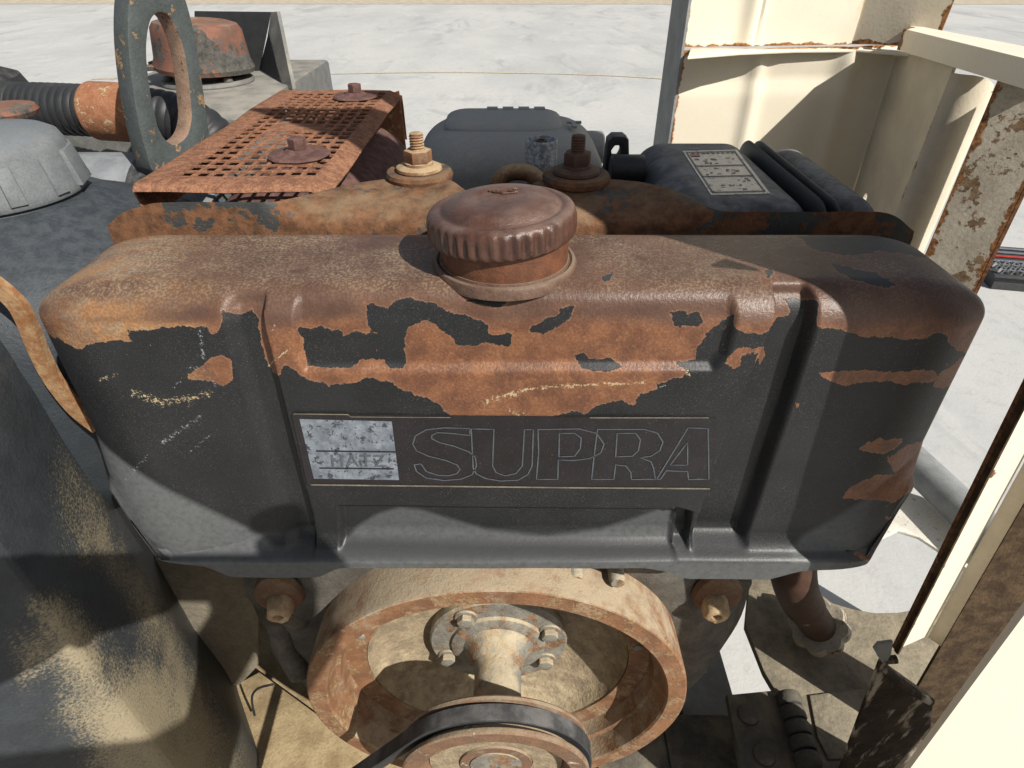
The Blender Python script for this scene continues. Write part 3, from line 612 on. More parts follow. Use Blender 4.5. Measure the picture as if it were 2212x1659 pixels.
# ================================================================== bracket behind the tank
def bolt(c, parent, wm, nm, tilt=(0, 0, 1)):
    c = V(c); a = V(tilt).normalized()
    lathe('washer', [(.006, 0), (.0155, 0), (.0159, .0010), (.0154, .0026), (.0138, .0034), (.0100, .0040), (.0096, .0056), (.006, .0064)], c, a, wm, parent, n=48, closed=True)
    hexnut('nut', c+a*.0054, a, .0165, .0084, nm, parent, rot=.25)
    thread('stud', c+a*.0138, a, .0050, .0108, nm, parent, .0017)
def build_bracket():
    B = thing('tank_bracket', 'rusty pressed steel bracket standing along the back of the fuel tank', 'bracket', (0, .11, .90))
    top = [(232, 492), (245, 472), (270, 456), (330, 438), (420, 436), (590, 437), (650, 424), (720, 406), (790, 392), (850, 384), (905, 382), (960, 384), (985, 392), (1002, 412), (1040, 424), (1100, 424), (1140, 404), (1165, 388), (1245, 386), (1310, 386), (1380, 392), (1440, 404), (1490, 424), (1520, 444), (1560, 457), (1700, 458), (1900, 457), (1930, 463), (1955, 480), (1975, 505)]
    tx = np.linspace(232, 1975, 220); ty = np.interp(tx, [q[0] for q in top], [q[1] for q in top])
    ty = np.convolve(np.pad(ty, 2, 'edge'), [.15, .2, .3, .2, .15], 'valid')
    # how far the top leans back towards the lugs
    back = np.interp(tx, [232, 590, 700, 840, 960, 1000, 1060, 1120, 1165, 1320, 1420, 1520, 1560, 1975], [.003, .003, .036, .060, .060, .026, .012, .028, .060, .060, .040, .008, .003, .003])
    back = np.convolve(np.pad(back, 4, 'edge'), np.ones(9)/9, 'valid')
    vs = []; nv = 18
    for x, y, b in zip(tx, ty, back):
        tp = py(x, y, .098+b)
        for j in range(nv+1):
            t = j/nv
            # bottom, knee, top as a quadratic curve
            p0 = V((tp.x*1.0, .098, .955)); p1 = V((tp.x, .100, min(.995, tp.z-.004))); p2 = tp
            if t < .35: p = p0.lerp(p1, t/.35)
            else:
                u = (t-.35)/.65; m1 = V((tp.x, .1005+.10*b, tp.z-.0015)); p = p1*(1-u)**2+m1*2*u*(1-u)+p2*u*u
            vs.append(p)
    n = len(tx); w_ = nv+1; fs = []
    for i in range(n-1):
        for j in range(nv): fs.append((i*w_+j, (i+1)*w_+j, (i+1)*w_+j+1, i*w_+j+1))
    K = len(vs); vs += [v+V((0, .0022, -.0012)) for v in vs]; fs += [tuple(K+i for i in f[::-1]) for f in fs]
    for i in range(n-1): fs.append((i*w_+nv, (i+1)*w_+nv, K+(i+1)*w_+nv, K+i*w_+nv)); fs.append((i*w_, K+i*w_, K+(i+1)*w_, (i+1)*w_))
    fs.append(tuple(list(range(w_))[::-1]+[K+j for j in range(w_)])); e = (n-1)*w_; fs.append(tuple([e+j for j in range(w_)]+[K+e+j for j in range(w_)][::-1]))
    finish('bracket_sheet', vs, fs, 'bracket', B, 50)
    for (x, y), wm, nm in (((906, 372), 'bolt_dusty', 'bolt_dusty'), ((1245, 378), 'bolt_dark', 'bolt_dark')):
        c = pz(x, y, 1.010); c.y += 0
        lathe('lug', [(.006, -.004), (.0225, -.004), (.0232, -.001), (.022, .0012), (.006, .0014)], c, (0, 0, 1), 'bracket', B, n=40, closed=True)
        bolt(c+V((0, 0, .0014)), B, wm, nm)
build_bracket()

# ================================================================== engine core and flywheel
def build_engine():
    E_ = thing('engine_block', 'dark dusty engine block hidden behind the rusty flywheel', 'engine', (0, .25, .30))
    box('crankcase', (-.19, .11, .30), (.19, .42, .90), 'engine_dark', E_, bevel=.02)
    # blower housing round the flywheel
    pr = [(.150, .016), (.158, .012), (.185, .010), (.205, .018), (.222, .036), (.240, .055), (.243, .075), (.236, .095), (.150, .10)]
    def hm(r, h, t, j): return r*(1+.004*sin(5*t+j))
    lathe('blower_housing', pr, (-.013, .03, .600), (0, 1, 0), 'housing', E_, n=96, smooth=50, closed=True, rmod=hm)
    prism('housing_plate', [py(x, y, .072) for x, y in ((520, 1215), (1620, 1215), (1626, 1262), (1608, 1300), (1560, 1330), (1500, 1300), (640, 1300), (570, 1330), (530, 1290))], (0, .010, 0), 'housing', E_, bevel=.002)
    for (x, y) in ((606, 1276), (1546, 1276)):
        s = -1 if x < 1100 else 1
        c = py(x, y-6, .045)
        lathe('mount_washer', [(.004, 0), (.0190, 0), (.0210, .003), (.0195, .008), (.014, .011), (.004, .012)], c, (0, -1, .1), 'washer_rust', E_, n=40, closed=True, rmod=lambda r, h, t, j: r*(1+.05*sin(3*t+2)))
        lathe('mount_bolt', [(.0105, .006), (.0112, .010), (.0106, .016), (.0098, .0225), (.0080, .0245), (.0042, .0245), (.0034, .021), (0, .021)], c+V((-.002*s, 0, -.004)), (-.10*s, -1, -.05), 'clay_bolt', E_, n=24, smooth=60, rmod=lambda r, h, t, j: r*(1+.09*sin(4*t+j)+.05*sin(7*t+2*j)))
    lathe('casting_boss', [(.016, -.03), (.0150, .02), (.0138, .0225), (0, .0232)], py(645, 1330, .055), (.25, -.35, .9), 'housing', E_, n=28)
    tube('casting_rib', [py(600, 1330, .05), py(615, 1390, .045), py(650, 1450, .04)], .012, 'housing', E_)
    for (x, y) in ((1242, 1226), (1172, 1226), (1330, 1232)):
        lathe('housing_stud', [(.0062, -.01), (.0062, .010), (.0050, .012), (0, .0122)], py(x, y, .03), (0, -1, 0), 'hub_steel', E_, n=18)
build_engine()
def build_flywheel():
    F = thing('flywheel', 'large rust orange flywheel below the tank with dusty dished centre', 'flywheel', (-.013, .03, .435))
    C = V((-.013, 0, .600))
    # axis points to the camera side (-y); h grows towards the camera
    rim = [(.140, -.078), (.1625, -.078), (.1645, -.076), (.1650, -.004), (.1640, 0), (.1630, .0007), (.1485, .0007), (.1470, -.001), (.1440, -.018), (.1400, -.0195), (.1395, -.030), (.1360, -.036)]
    lathe('rim', rim, C, (0, -1, 0), 'flywheel_rust', F, n=160, smooth=30, closed=True, rmod=lambda r, h, t, j: r*(1+.0012*sin(9*t)))
    web = [(.142, -.032), (.138, -.0325), (.120, -.034), (.1195, -.036), (.117, -.041), (.1145, -.048), (.100, -.056), (.080, -.064), (.060, -.069), (0, -.070)]
    lathe('web_ring', web[:3]+[(.120, -.042), (.142, -.042)], C, (0, -1, 0), 'flywheel_rust', F, n=128, smooth=30, closed=True)
    lathe('web', [(0, -.079), (.1195, -.079)]+web[3:], C, (0, -1, 0), 'dust_casting', F, n=128, smooth=45)
    for a in (2.75, .25, 4.4):
        lathe('rivet', [(.0040, -.002), (.0040, .0012), (.0025, .0020), (0, .0022)], C+V((cos(a)*.129, .0332, sin(a)*.129)), (0, -1, 0), 'hub_steel', F, n=14)
    H = lathe('coupling_flange', [(.018, -.074), (.0625, -.074), (.0650, -.071), (.0655, -.058), (.0635, -.0555), (.0450, -.0550), (.0440, -.0520), (.0400, -.0505), (.0330, -.0500), (.0270, -.044), (.0230, -.034), (.018, -.030)], C, (0, -1, 0), 'hub_steel', F, n=96, smooth=35, closed=True)
    for a in (2.15, .42, 3.55, 5.75, 1.35):
        c = C+V((cos(a)*.0525, .0555, sin(a)*.0525))
        if a == 1.35: continue
        lathe('bolt_washer', [(.002, 0), (.0105, 0), (.0108, .001), (.0100, .0022), (.002, .0024)], c, (0, -1, 0), 'hub_steel', H, n=24, closed=True)
        hexnut('flange_bolt', c+V((0, -.0022, 0)), (0, -1, 0), .0135, .0062, 'hub_steel', H, rot=a)
    lathe('shaft', [(.0290, -.060), (.0260, -.046), (.0225, -.034), (.0212, -.024), (.0208, .050)], C, (0, -1, 0), 'hub_steel', F, n=56)
    # pulley with its groove
    lathe('pulley', [(.018, .030), (.0745, .030), (.0758, .0315), (.0758, .034), (.0660, .0375), (.0660, .0495), (.0745, .0535), (.0750, .0545), (.0750, .0570), (.0735, .0580), (.0610, .0580), (.0590, .0565), (.0550, .0470), (.0540, .0455), (.0300, .0450), (.0290, .0490), (.018, .0490)], C, (0, -1, 0), 'pulley_rust', F, n=128, smooth=30, closed=True)
    lathe('pulley_face', [(.0538, .0430), (.0538, .0475), (.0300, .0475), (.0300, .0430)], C, (0, -1, 0), 'dust_casting', F, n=96, closed=True)
    return F
build_flywheel()
def build_belt():
    # V-belt round the pulley, running down to the left
    c1 = V((-.013, .600)); r1 = .0765; c2 = V((-.34, .22)); r2 = .05
    d = c2-c1; D = d.length; ang = math.atan2(d.y, d.x); k = math.acos((r1-r2)/D)
    pts = []
    a0 = ang+k; a1 = ang-k+2*pi
    for i in range(61): a = a0+(a1-a0)*i/60; pts.append((c1.x+r1*cos(a), c1.y+r1*sin(a), cos(a), sin(a)))
    def lin(A, B, n):
        for i in range(1, n): t = i/n; pts.append(tuple(A[j]*(1-t)+B[j]*t for j in range(4)))
    b0 = ang-k; e0 = (c2.x+r2*cos(b0), c2.y+r2*sin(b0), cos(b0), sin(b0)); lin(pts[-1], e0, 12); pts.append(e0)
    for i in range(1, 31): a = b0+(2*k)*i/30; pts.append((c2.x+r2*cos(a), c2.y+r2*sin(a), cos(a), sin(a)))
    lin(pts[-1], pts[0], 12)
    vs = []; sec = [(0, -.0385), (.0010, -.0380), (.0010, -.0500), (0, -.0505), (-.0095, -.0475), (-.0095, -.0410)]
    for x, z, cx, cz in pts:
        for o, y in sec: vs.append((x+cx*o, y+.0, z+cz*o))
    m = len(sec); n = len(pts); fs = []
    for i in range(n):
        for j in range(m): fs.append((i*m+j, i*m+(j+1) % m, ((i+1) % n)*m+(j+1) % m, ((i+1) % n)*m+j))
    o = finish('drive_belt', vs, fs, 'belt', None, 30)
    tag(o, 'black rubber drive belt wrapped around the rusty pulley', 'belt')
build_belt()

# ================================================================== things on top of the engine
def build_guard():
    G = thing('exhaust_guard', 'rust orange perforated exhaust guard plate over the muffler', 'guard', (-.20, .32, .93))
    x0, x1, y0, y1, z0 = -.266, -.128, .170, .502, 1.0
    # cells: solid margin, then holes between bars
    def span(a, b, m0, m1, n, bar):
        e = [a]; s = (b-m1-a-m0)/n; e.append(a+m0)
        for i in range(n):
            e += [a+m0+s*i+s-bar, a+m0+s*(i+1)] if True else []
        e[-1] = b-m1; e.append(b); return e
    nxh, nyh = 9, 21
    X = span(x0, x1, .022, .013, nxh, .0027); Y = span(y0, y1, .015, .010, nyh, .0034)
    holes = []
    wz = lambda x, y: z0+.0005*sin(x*60+y*25)+.0004*sin(y*50)+(-.004*max(0, (x-.0+.142)/.012)**2 if x > -.142 else 0)
    bolts = [pz(646, 332, 1.002), pz(768, 207, 1.002)]
    patch_ = pz(640, 276, 1.0)
    bm = bmesh.new(); vv = {}
    def gv(i, j):
        if (i, j) not in vv:
            jx = .0006*noise.noise(V((X[i]*300, Y[j]*300, 1))); vv[(i, j)] = bm.verts.new((X[i]+jx, Y[j]+jx, wz(X[i], Y[j])))
        return vv[(i, j)]
    for i in range(len(X)-1):
        for j in range(len(Y)-1):
            hole = 1 <= i < len(X)-2 and 1 <= j < len(Y)-2 and (i % 2 == 1) and (j % 2 == 1)
            cx = (X[i]+X[i+1])/2; cy = (Y[j]+Y[j+1])/2
            if hole:
                if any((cx-b.x)**2+((cy-b.y)*.8)**2 < .0165**2 for b in bolts): hole = False
                if ((cx-patch_.x)/.030)**2+((cy-patch_.y)/.016)**2 < 1: hole = False
            if not hole: bm.faces.new((gv(i, j), gv(i+1, j), gv(i+1, j+1), gv(i, j+1)))
    # folded lips: left side, front curl and back
    def lip(edge, drop, out, n=3):
        prev = edge
        for k in range(1, n+1):
            t = k/n; cur = [bm.verts.new(v.co+V((out[0]*sin(t*pi/2), out[1]*sin(t*pi/2), -drop*(1-cos(t*pi/2)) if n > 1 else -drop))) for v in edge]
            for q in range(len(edge)-1): bm.faces.new((prev[q], prev[q+1], cur[q+1], cur[q]))
            prev = cur
        return prev
    left = [vv[(0, j)] for j in range(len(Y))]; e = lip(left, .008, (-.006, 0))
    prev = e; cur = [bm.verts.new(v.co+V((.004, 0, -.020))) for v in e]
    for q in range(len(e)-1): bm.faces.new((prev[q], prev[q+1], cur[q+1], cur[q]))
    front = [vv[(i, 0)] for i in range(len(X))]; lip(front, .004, (0, -.010), 3)
    bk = [vv[(i, len(Y)-1)] for i in range(len(X))]; lip(bk, .05, (0, .004), 2)
    bmesh.ops.recalc_face_normals(bm, faces=bm.faces)
    bmesh.ops.solidify(bm, geom=bm.faces[:], thickness=.0014)
    from_bm('guard_mesh', bm, 'guard_rust', G, 40)
    for b in bolts:
        c = V((b.x, b.y, wz(b.x, b.y)+.0005))
        ws = lathe('guard_washer', [(.004, .0), (.0235, .0), (.0243, .0008), (.0225, .0024), (.0120, .0030), (.0100, .0046), (.0090, .0052), (.004, .0054)], c, (0, 0, 1), 'muffler_rust', G, n=40, closed=True, rmod=lambda r, h, t, j: r*(1+.012*sin(5*t)+.01*sin(9*t+1)))
        hexnut('guard_bolt', c+V((0, 0, .005)), (.03, .02, 1), .0125, .0085, 'muffler_rust', G, rot=.5)
    # end bracket at the back right
    prism('guard_end', [(-.130, .497, 1.0), (-.128, .499, .90), (-.190, .499, .90), (-.200, .499, .98)], (0, .002, 0), 'clamp_rust', G)
    Mf = thing('muffler', 'dull purple brown rusty muffler under the perforated guard', 'muffler', (-.2, .32, .86))
    def fat(x, y, z):
        t = (x+.2)/.075; return (x, y, z)
    rbox('muffler_body', (-.262, .190, .835), (-.112, .492, .975), (.055, .045, .060), 'muffler_rust', Mf, n=(40, 60, 36))
    lathe('seam', [(.004, -.002), (.006, 0), (.004, .002)], (-.2, .3, .836), (0, 0, 1), 'muffler_rust', Mf, n=16)
build_guard()

def build_rocker():
    R = thing('rocker_cover', 'grey cast metal rocker cover behind the two bracket bolts', 'engine cover', (0, .36, .90))
    p0 = py(893, 330, .33); p1 = py(1303, 330, .33)
    def sh(x, y, z):
        c = (p0.x+p1.x)/2; t = max(0, (z-.94)/.065); return (c+(x-c)*(1-.09*t*t), y, z)
    rbox('cover_body', (p0.x, .285, .895), (p1.x, .425, .996), (.040, .036, .030), 'cast_grey', R, n=(60, 40, 36), fn=sh)
    c = (p0.x+p1.x)/2
    rbox('cover_pad', (c-.062, .330, .975), (c+.052, .415, 1.0015), (.022, .022, .006), 'cast_grey', R, n=(36, 30, 10))
    for k, xo in enumerate((-.022, -.006, .010, .026)):
        prism('raised_mark', [(c+xo, .395, 1.0016), (c+xo+.011, .395, 1.0016), (c+xo+.011, .405, 1.0016), (c+xo, .405, 1.0016)], (0, 0, .0006), 'cast_grey', R)
    lathe('side_lug', [(.0, -.012), (.016, -.012), (.017, -.010), (.017, .010), (.015, .012), (0, .012)], (p1.x-.004, .39, .965), (1, 0, 0), 'cast_grey', R, n=28)
    prism('raised_stroke', [(c+.060, .335, .9975), (c+.064, .335, .9975), (c+.064, .352, .9975), (c+.060, .352, .9975)], (0, 0, .002), 'cast_grey', R)
    prism('raised_stroke', [(c+.056, .352, .9975), (c+.070, .352, .9975), (c+.070, .356, .9975), (c+.056, .356, .9975)], (0, 0, .002), 'cast_grey', R)
    # galvanised sleeve with a stud in it
    T = thing('metal_sleeve', 'mottled galvanised steel sleeve standing beside the dark bracket bolt', 'sleeve', py(1170, 390, .215))
    t = py(1170, 300, .215); b = V((t.x, t.y, t.z-.05))
    lathe('sleeve_wall', [(.0122, -.05), (.0122, -.0006), (.0118, 0), (.0104, 0), (.0100, -.0008), (.0100, -.05)], t, (0, 0, 1), 'galvanised', T, n=40, closed=True)
    lathe('sleeve_floor', [(.0101, -.0075), (.0101, -.006), (0, -.006)], t, (0, 0, 1), 'cream', T, n=32)
    lathe('sleeve_stud', [(.0040, -.006), (.0040, -.0012), (.0034, -.0006), (.0026, -.0006), (.0024, -.003), (0, -.003)], t, (0, 0, 1), 'bolt_dark', T, n=20)
    o = tube('rubber_hose', smooth_path([py(x, y, Y) for x, y, Y in ((1070, 420, .20), (1078, 392, .20), (1095, 376, .20), (1120, 371, .198), (1145, 375, .195), (1160, 386, .19), (1168, 398, .188))], 6), .0062, 'bolt_dusty', None, n=14)
    tag(o, 'short curved mud brown hose arching beside the galvanised sleeve', 'hose')
build_rocker()

def build_air_filter():
    A = thing('air_filter_box', 'dusty black plastic air filter box with silver instruction label', 'air filter', (.17, .2, .88))
    xr = .206
    def taper(x, y, z): return (x+max(0, min(1, (.16-x)/.05))*.012*max(0, (z-.95)/.05), y, z)
    rbox('filter_body', (.098, .118, .87), (xr-.006, .292, 1.0), (.020, .022, .018), 'filter_plastic', A, n=(40, 40, 30), fn=taper)
    for k, (a, b, z1) in enumerate(((xr-.006, xr+.001, 1.0015), (xr+.0045, xr+.0105, 1.0012))):
        rbox('clamp_band', (a, .112, .865), (b, .298, z1), (.0035, .024, .020), 'plastic_black', A, n=(8, 40, 30))
    rbox('filter_lid', (xr+.009, .118, .87), (xr+.048, .290, .998), (.020, .030, .028), 'filter_plastic', A, n=(20, 40, 30))
    zl = 1.0004
    lab = sheet('instruction_label', [pz(x, y, zl) for x, y in ((1474, 326), (1592, 323), (1664, 418), (1536, 421))], 12, 24, .0003, 'label_silver', A)
    a, b, c, d = [pz(x, y, zl+.0003) for x, y in ((1474, 326), (1592, 323), (1664, 418), (1536, 421))]
    def q(u, v): return (a*(1-u)+b*u)*(1-v)+(d*(1-u)+c*u)*v
    def patch(name, u0, v0, u1, v1, mat): return prism(name, [q(u0, v0), q(u1, v0), q(u1, v1), q(u0, v1)], (0, 0, .00015), mat, lab, smooth=0)
    for r_ in ((.05, .03, .95, .045), (.05, .94, .95, .955), (.05, .03, .075, .955), (.925, .03, .95, .955), (.05, .38, .95, .395), (.05, .62, .95, .635)): patch('label_rule', *r_, 'label_print')
    patch('warning_mark', .10, .10, .26, .15, 'label_red')
    for k in range(9):
        u = .14+.09*k; patch('label_text', u, .055, u+.05, .085, 'label_print')
    rnd = random.Random(3)
    for k in range(26):
        u = rnd.uniform(.1, .85); v = rnd.choice([rnd.uniform(.18, .34), rnd.uniform(.42, .58), rnd.uniform(.67, .9)]); patch('label_text', u, v, u+rnd.uniform(.03, .09), v+rnd.uniform(.008, .02), 'label_print')
    K = thing('latch_handle', 'black plastic latch handle with barrel grip left of the filter box', 'handle', py(1350, 400, .24))
    g0 = py(1318, 366, .235); g1 = py(1392, 366, .235)
    lathe('grip', [(0, 0), (.0098, 0), (.0112, .0012), (.0115, .004), (.0115, (g1-g0).length-.004), (.0108, (g1-g0).length-.001), (0, (g1-g0).length)], g0, (1, 0, 0), 'plastic_black', K, n=32)
    m = (g0+g1)/2; pl = [V((m.x-.017+dx, .250, m.z+dz)) for dx, dz in ((0, -.03), (.019, -.03), (.020, .008), (.0185, .019), (.015, .0215), (.006, .0215), (.002, .018))]
    inn = [V((m.x-.017+.0095+.0045*cos(t), .250, m.z+.009+.006*sin(t))) for t in [-2.2, -.95, -.1, .6, 1.2, 2.0, 2.9]]
    ringplate('tab', pl, inn, (0, .016, 0), 'plastic_black', K, bevel=.0008)
    box('stem', (m.x-.006, .228, .90), (m.x+.006, .246, m.z-.005), 'plastic_black', K, bevel=.002)
build_air_filter()

# ================================================================== left side things
def build_left():
    # plastic tank
    T = thing('plastic_tank', 'big black plastic tank caked with tan dust, left of the fuel tank', 'tank', (-.42, .10, .30))
    plan = [(-.284, -.046), (-.300, .014), (-.320, .066), (-.372, .14), (-.430, .26), (-.445, .275), (-.62, .28), (-.66, .27), (-.66, -.10), (-.64, -.112), (-.47, -.108), (-.452, -.092), (-.385, -.082), (-.372, -.092), (-.345, -.086)]
    # rounded outline
    out = []
    pl = [V((*q, 0)) for q in plan]
    for i in range(len(pl)):
        a, b, c = pl[i-1], pl[i], pl[(i+1) % len(pl)]; k = .14
        p, r_ = b.lerp(a, k), b.lerp(c, k)
        for t in (0, .25, .5, .75, 1): out.append((p*(1-t)**2+b*2*t*(1-t)+r_*t*t))
    cen = V((-.45, .10, 0)); levels = [(.30, 1.10), (.40, 1.10), (.425, 1.09), (.495, 1.015), (.505, 1.0), (.52, 1.0), (.60, 1.0), (.70, 1.0), (.80, 1.0), (.87, 1.0), (.90, .995), (.925, .975), (.945, .94), (.958, .89), (.966, .80), (.972, .66), (.978, .50), (.984, .38)]
    vs = []; n = len(out)
    for z, s in levels:
        for p in out:
            q = cen+(p-cen)*s
            # upright moulded ridges and hollows on the camera side
            rid = .006*math.exp(-((q.x+.54)/.02)**2)
            k = 1 if .33 < z < .88 else 0
            hol = 0
            vs.append((q.x, q.y+(-rid+hol if q.y < -.03 else 0)*k, z))
    fs = []
    for j in range(len(levels)-1):
        for i in range(n): fs.append((j*n+i, j*n+(i+1) % n, (j+1)*n+(i+1) % n, (j+1)*n+i))
    fs.append(tuple(range(n-1, -1, -1))); fs.append(tuple((len(levels)-1)*n+i for i in range(n)))
    # refine, then note where clay dust cakes the shell
    bm = bmesh.new(); bv = [bm.verts.new(v) for v in vs]
    for f in fs: bm.faces.new([bv[i] for i in f])
    bmesh.ops.subdivide_edges(bm, edges=bm.edges[:], cuts=3, use_grid_fill=True); bm.verts.index_update()
    vs = [v.co.copy() for v in bm.verts]; fs = [tuple(v.index for v in f.verts) for f in bm.faces]; bm.free()
    q, _ = project(np.array([tuple(v) for v in vs])); dz = np.zeros(len(vs))
    for poly, sft in (([(130, 985), (235, 1120), (262, 1200), (335, 1240), (520, 1640), (510, 1760), (240, 1760), (120, 1500), (235, 1440), (330, 1420), (250, 1240), (165, 1180)], 90), ([(20, 1380), (60, 1360), (80, 1470), (30, 1500)], 40), ([(60, 1300), (140, 1290), (240, 1400), (200, 1480), (110, 1440)], 60)):
        dz = np.maximum(dz, sstep(-sft, sft, sdf_poly(q, poly)))
    finish('tank_shell', vs, fs, 'tank_plastic', T, 22, {'dusty': dz})
    pc = V((-.380, .184, .0))
    lathe('tank_shoulder', [(.05, .72), (.110, .755), (.134, .80), (.140, .86), (.138, .915), (.128, .950), (.100, .966), (.078, .975), (.066, .982), (.054, .985), (.050, .995), (.03, .995)], pc, (0, 0, 1), 'shoulder_plastic', T, n=72, smooth=50, closed=True)
    cap = lathe('tank_cap', [(.045, .990), (.0565, .988), (.0580, .991), (.0570, .996), (.0535, 1.020), (.0510, 1.026), (.0450, 1.0295), (.027, 1.0315), (0, 1.032)], pc, (0, 0, 1), 'cap_grey', T, n=96, smooth=40)
    cap['label'] = 'faded grey ribbed plastic screw cap'
    for k in range(12):
        a = k*2*pi/12+.30; u = V((cos(a), sin(a), 0)); v = V((-sin(a), cos(a), 0))
        wd = .0052 if k % 3 else .013; b = pc+u*.0525
        pts = [b+u*.0075-v*wd+V((0, 0, .992)), b+u*.0075+v*wd+V((0, 0, .992)), b+u*.0028+v*wd*.9+V((0, 0, 1.017)), b+u*.0028-v*wd*.9+V((0, 0, 1.017))]
        prism('cap_rib', pts, -u*.010, 'cap_grey', cap, bevel=.0012)
    # rust strap between the tanks
    P_ = [(-40, 604), (0, 634), (34, 668), (58, 716), (80, 770), (112, 830), (160, 890), (210, 930)]
    vs = []; fs = []; pts = smooth_path([py(x, y, .052) for x, y in P_], 6)
    for i, p in enumerate(pts):
        d = (pts[min(i+1, len(pts)-1)]-pts[max(i-1, 0)]).normalized(); nn = V((-d.z, 0, d.x))*.0046
        vs += [p-nn, p+nn, p+nn+V((0, .006, 0)), p-nn+V((0, .006, 0))]
        if i:
            for j in range(4): fs.append((4*i-4+j, 4*i-4+(j+1) % 4, 4*i+(j+1) % 4, 4*i+j))
    fs += [(3, 2, 1, 0), tuple(len(vs)-4+j for j in range(4))]
    o = finish('tank_strap', vs, fs, 'strap_rust', None, 35); tag(o, 'rusty steel strap squeezed between fuel tank and plastic tank', 'strap')
    # grey round duct lying behind
    D = thing('air_duct', 'dusty grey round duct with black band behind the plastic tank', 'duct', (-.42, .30, .90))
    c = py(240, 360, .34)
    lathe('duct_body', [(0, -.30), (.060, -.30), (.066, -.29), (.066, .10), (.060, .112), (0, .112)], (c.x, .345, .905), (1, 0, 0), 'duct_plastic', D, n=56)
    lathe('duct_band', [(.0655, -.014), (.0675, -.013), (.0680, 0), (.0675, .018), (.0655, .019)], (py(280, 350, .30).x, .345, .905), (1, 0, 0), 'plastic_black', D, n=56, closed=True)
    # corrugated hose and clamp
    cp = smooth_path([py(x, y, Y) for x, y, Y in ((-160, 226, .46), (0, 233, .45), (120, 236, .44), (260, 243, .43), (360, 252, .43), (430, 278, .43), (475, 318, .43))], 40)
    cum = [0]
    for a, b in zip(cp, cp[1:]): cum.append(cum[-1]+(b-a).length)
    step = .0012; sp = []; s = 0; i = 0
    while s < cum[-1]:
        while cum[i+1] < s: i += 1
        t = (s-cum[i])/(cum[i+1]-cum[i]); sp.append(cp[i].lerp(cp[i+1], t)); s += step
    r0 = .0262
    o = tube('corrugated_hose', sp, r0, 'hose_rubber', None, n=28, rfun=lambda s: r0-.0017+.0017*abs(sin(s*pi/.0085))**.6); tag(o, 'black corrugated rubber hose with closely spaced ribs', 'hose')
    k0 = min(range(len(sp)), key=lambda k: project([sp[k]])[0][0][0] < 206 and 1e9-k or abs(project([sp[k]])[0][0][0]-206)); k1 = min(range(len(sp)), key=lambda k: abs(project([sp[k]])[0][0][0]-300)); k0 = min(range(len(sp)), key=lambda k: abs(project([sp[k]])[0][0][0]-206))
    ln = (k1-k0)*step
    o = tube('hose_clamp', sp[k0:k1+1], .0292, 'clamp_rust', None, n=40, rfun=lambda s_: .0292-.0012*max(0, 1-s_/.002)-.0012*max(0, 1-(ln-s_)/.002)); tag(o, 'rust flaked metal clamp sleeve around the corrugated hose', 'clamp')
    # lifting eye
    nrm = V((.90, -.43, 0)).normalized(); u = V((-nrm.y, nrm.x, 0)); base = py(400, 330, .335)
    O = [(-.030, .0), (-.034, .030), (-.0345, .060), (-.031, .095), (-.022, .123), (-.008, .138), (.008, .138), (.022, .123), (.030, .095), (.033, .060), (.034, .030), (.035, -.02), (.034, -.06), (-.008, -.06), (-.018, -.02)]
    I = [(-.017, .028), (-.0185, .045), (-.019, .062), (-.017, .082), (-.011, .098), (-.004, .104), (.004, .104), (.011, .098), (.017, .082), (.019, .062), (.0185, .045), (.017, .028), (.010, .016), (-.003, .012), (-.012, .018)]
    def dens(q):
        q3 = smooth_path([V((a, b, 0)) for a, b in q+q[:1]], 4)[:-1]; return [(p.x, p.y) for p in q3]
    f3 = lambda q: [base+u*(a*1.08+(b-.03)*.24)+V((0, 0, b*1.12-.004)) for a, b in dens(q)]
    e = ringplate('lifting_eye', f3(O), f3(I), -nrm*.019, 'eye_paint', None, bevel=.0014)
    e.data.materials.append(M('eye_wear'))
    # worn bare metal inside the slot
    cc = base+V((0, 0, .055)); inv = e.matrix_world.inverted() if False else None
    for poly in e.data.polygons:
        c = V(poly.center)+e.location; b_ = ((c-base).z+.004)/1.12; a_ = ((c-base).dot(u)-(b_-.03)*.24)/1.08
        if abs(poly.normal.dot(nrm)) < .5 and abs(a_) < .0205 and .008 < b_ < .107: poly.material_index = 1
    tag(e, 'thick dark grey steel lifting eye plate with long worn slot', 'lifting eye')
    # hydraulic tank with breather behind
    Hh = thing('hydraulic_tank', 'dark dusty metal tank top behind the muffler guard', 'tank', (-.5, .75, .80))
    zt = .965
    box('tank_top', (-.60, .52, .80), (-.335, .98, zt), 'steel_dusty', Hh, bevel=.006)
    pb = pz(452, 178, zt); R = (pz(545, 178, zt)-pb).x
    lathe('breather_flange', [(.02, 0), (R, 0), (R*1.01, .002), (R*.98, .006), (.02, .007)], pb, (0, 0, 1), 'steel_dusty', Hh, n=56, closed=True)
    for k in range(6):
        a = k*pi/3+.4; lathe('flange_screw', [(.007, 0), (.007, .003), (.005, .005), (0, .0055)], pb+V((cos(a)*R*.83, sin(a)*R*.83, .0068)), (0, 0, 1), 'steel_dusty', Hh, n=14)
    Rn = R*.62
    lathe('breather_neck', [(Rn, .004), (Rn, .012), (Rn*.9, .016), (Rn*.92, .03), (Rn, .034), (Rn, .05)], pb, (0, 0, 1), 'plastic_black', Hh, n=40)
    zb_ = py(440, 150, pb.y).z; zt_ = py(440, 45, pb.y).z; h = zt_-zb_; Rc = abs((py(540, 120, pb.y)-py(438, 120, pb.y)).x); cc = V((py(436, 120, pb.y).x, pb.y, zb_))
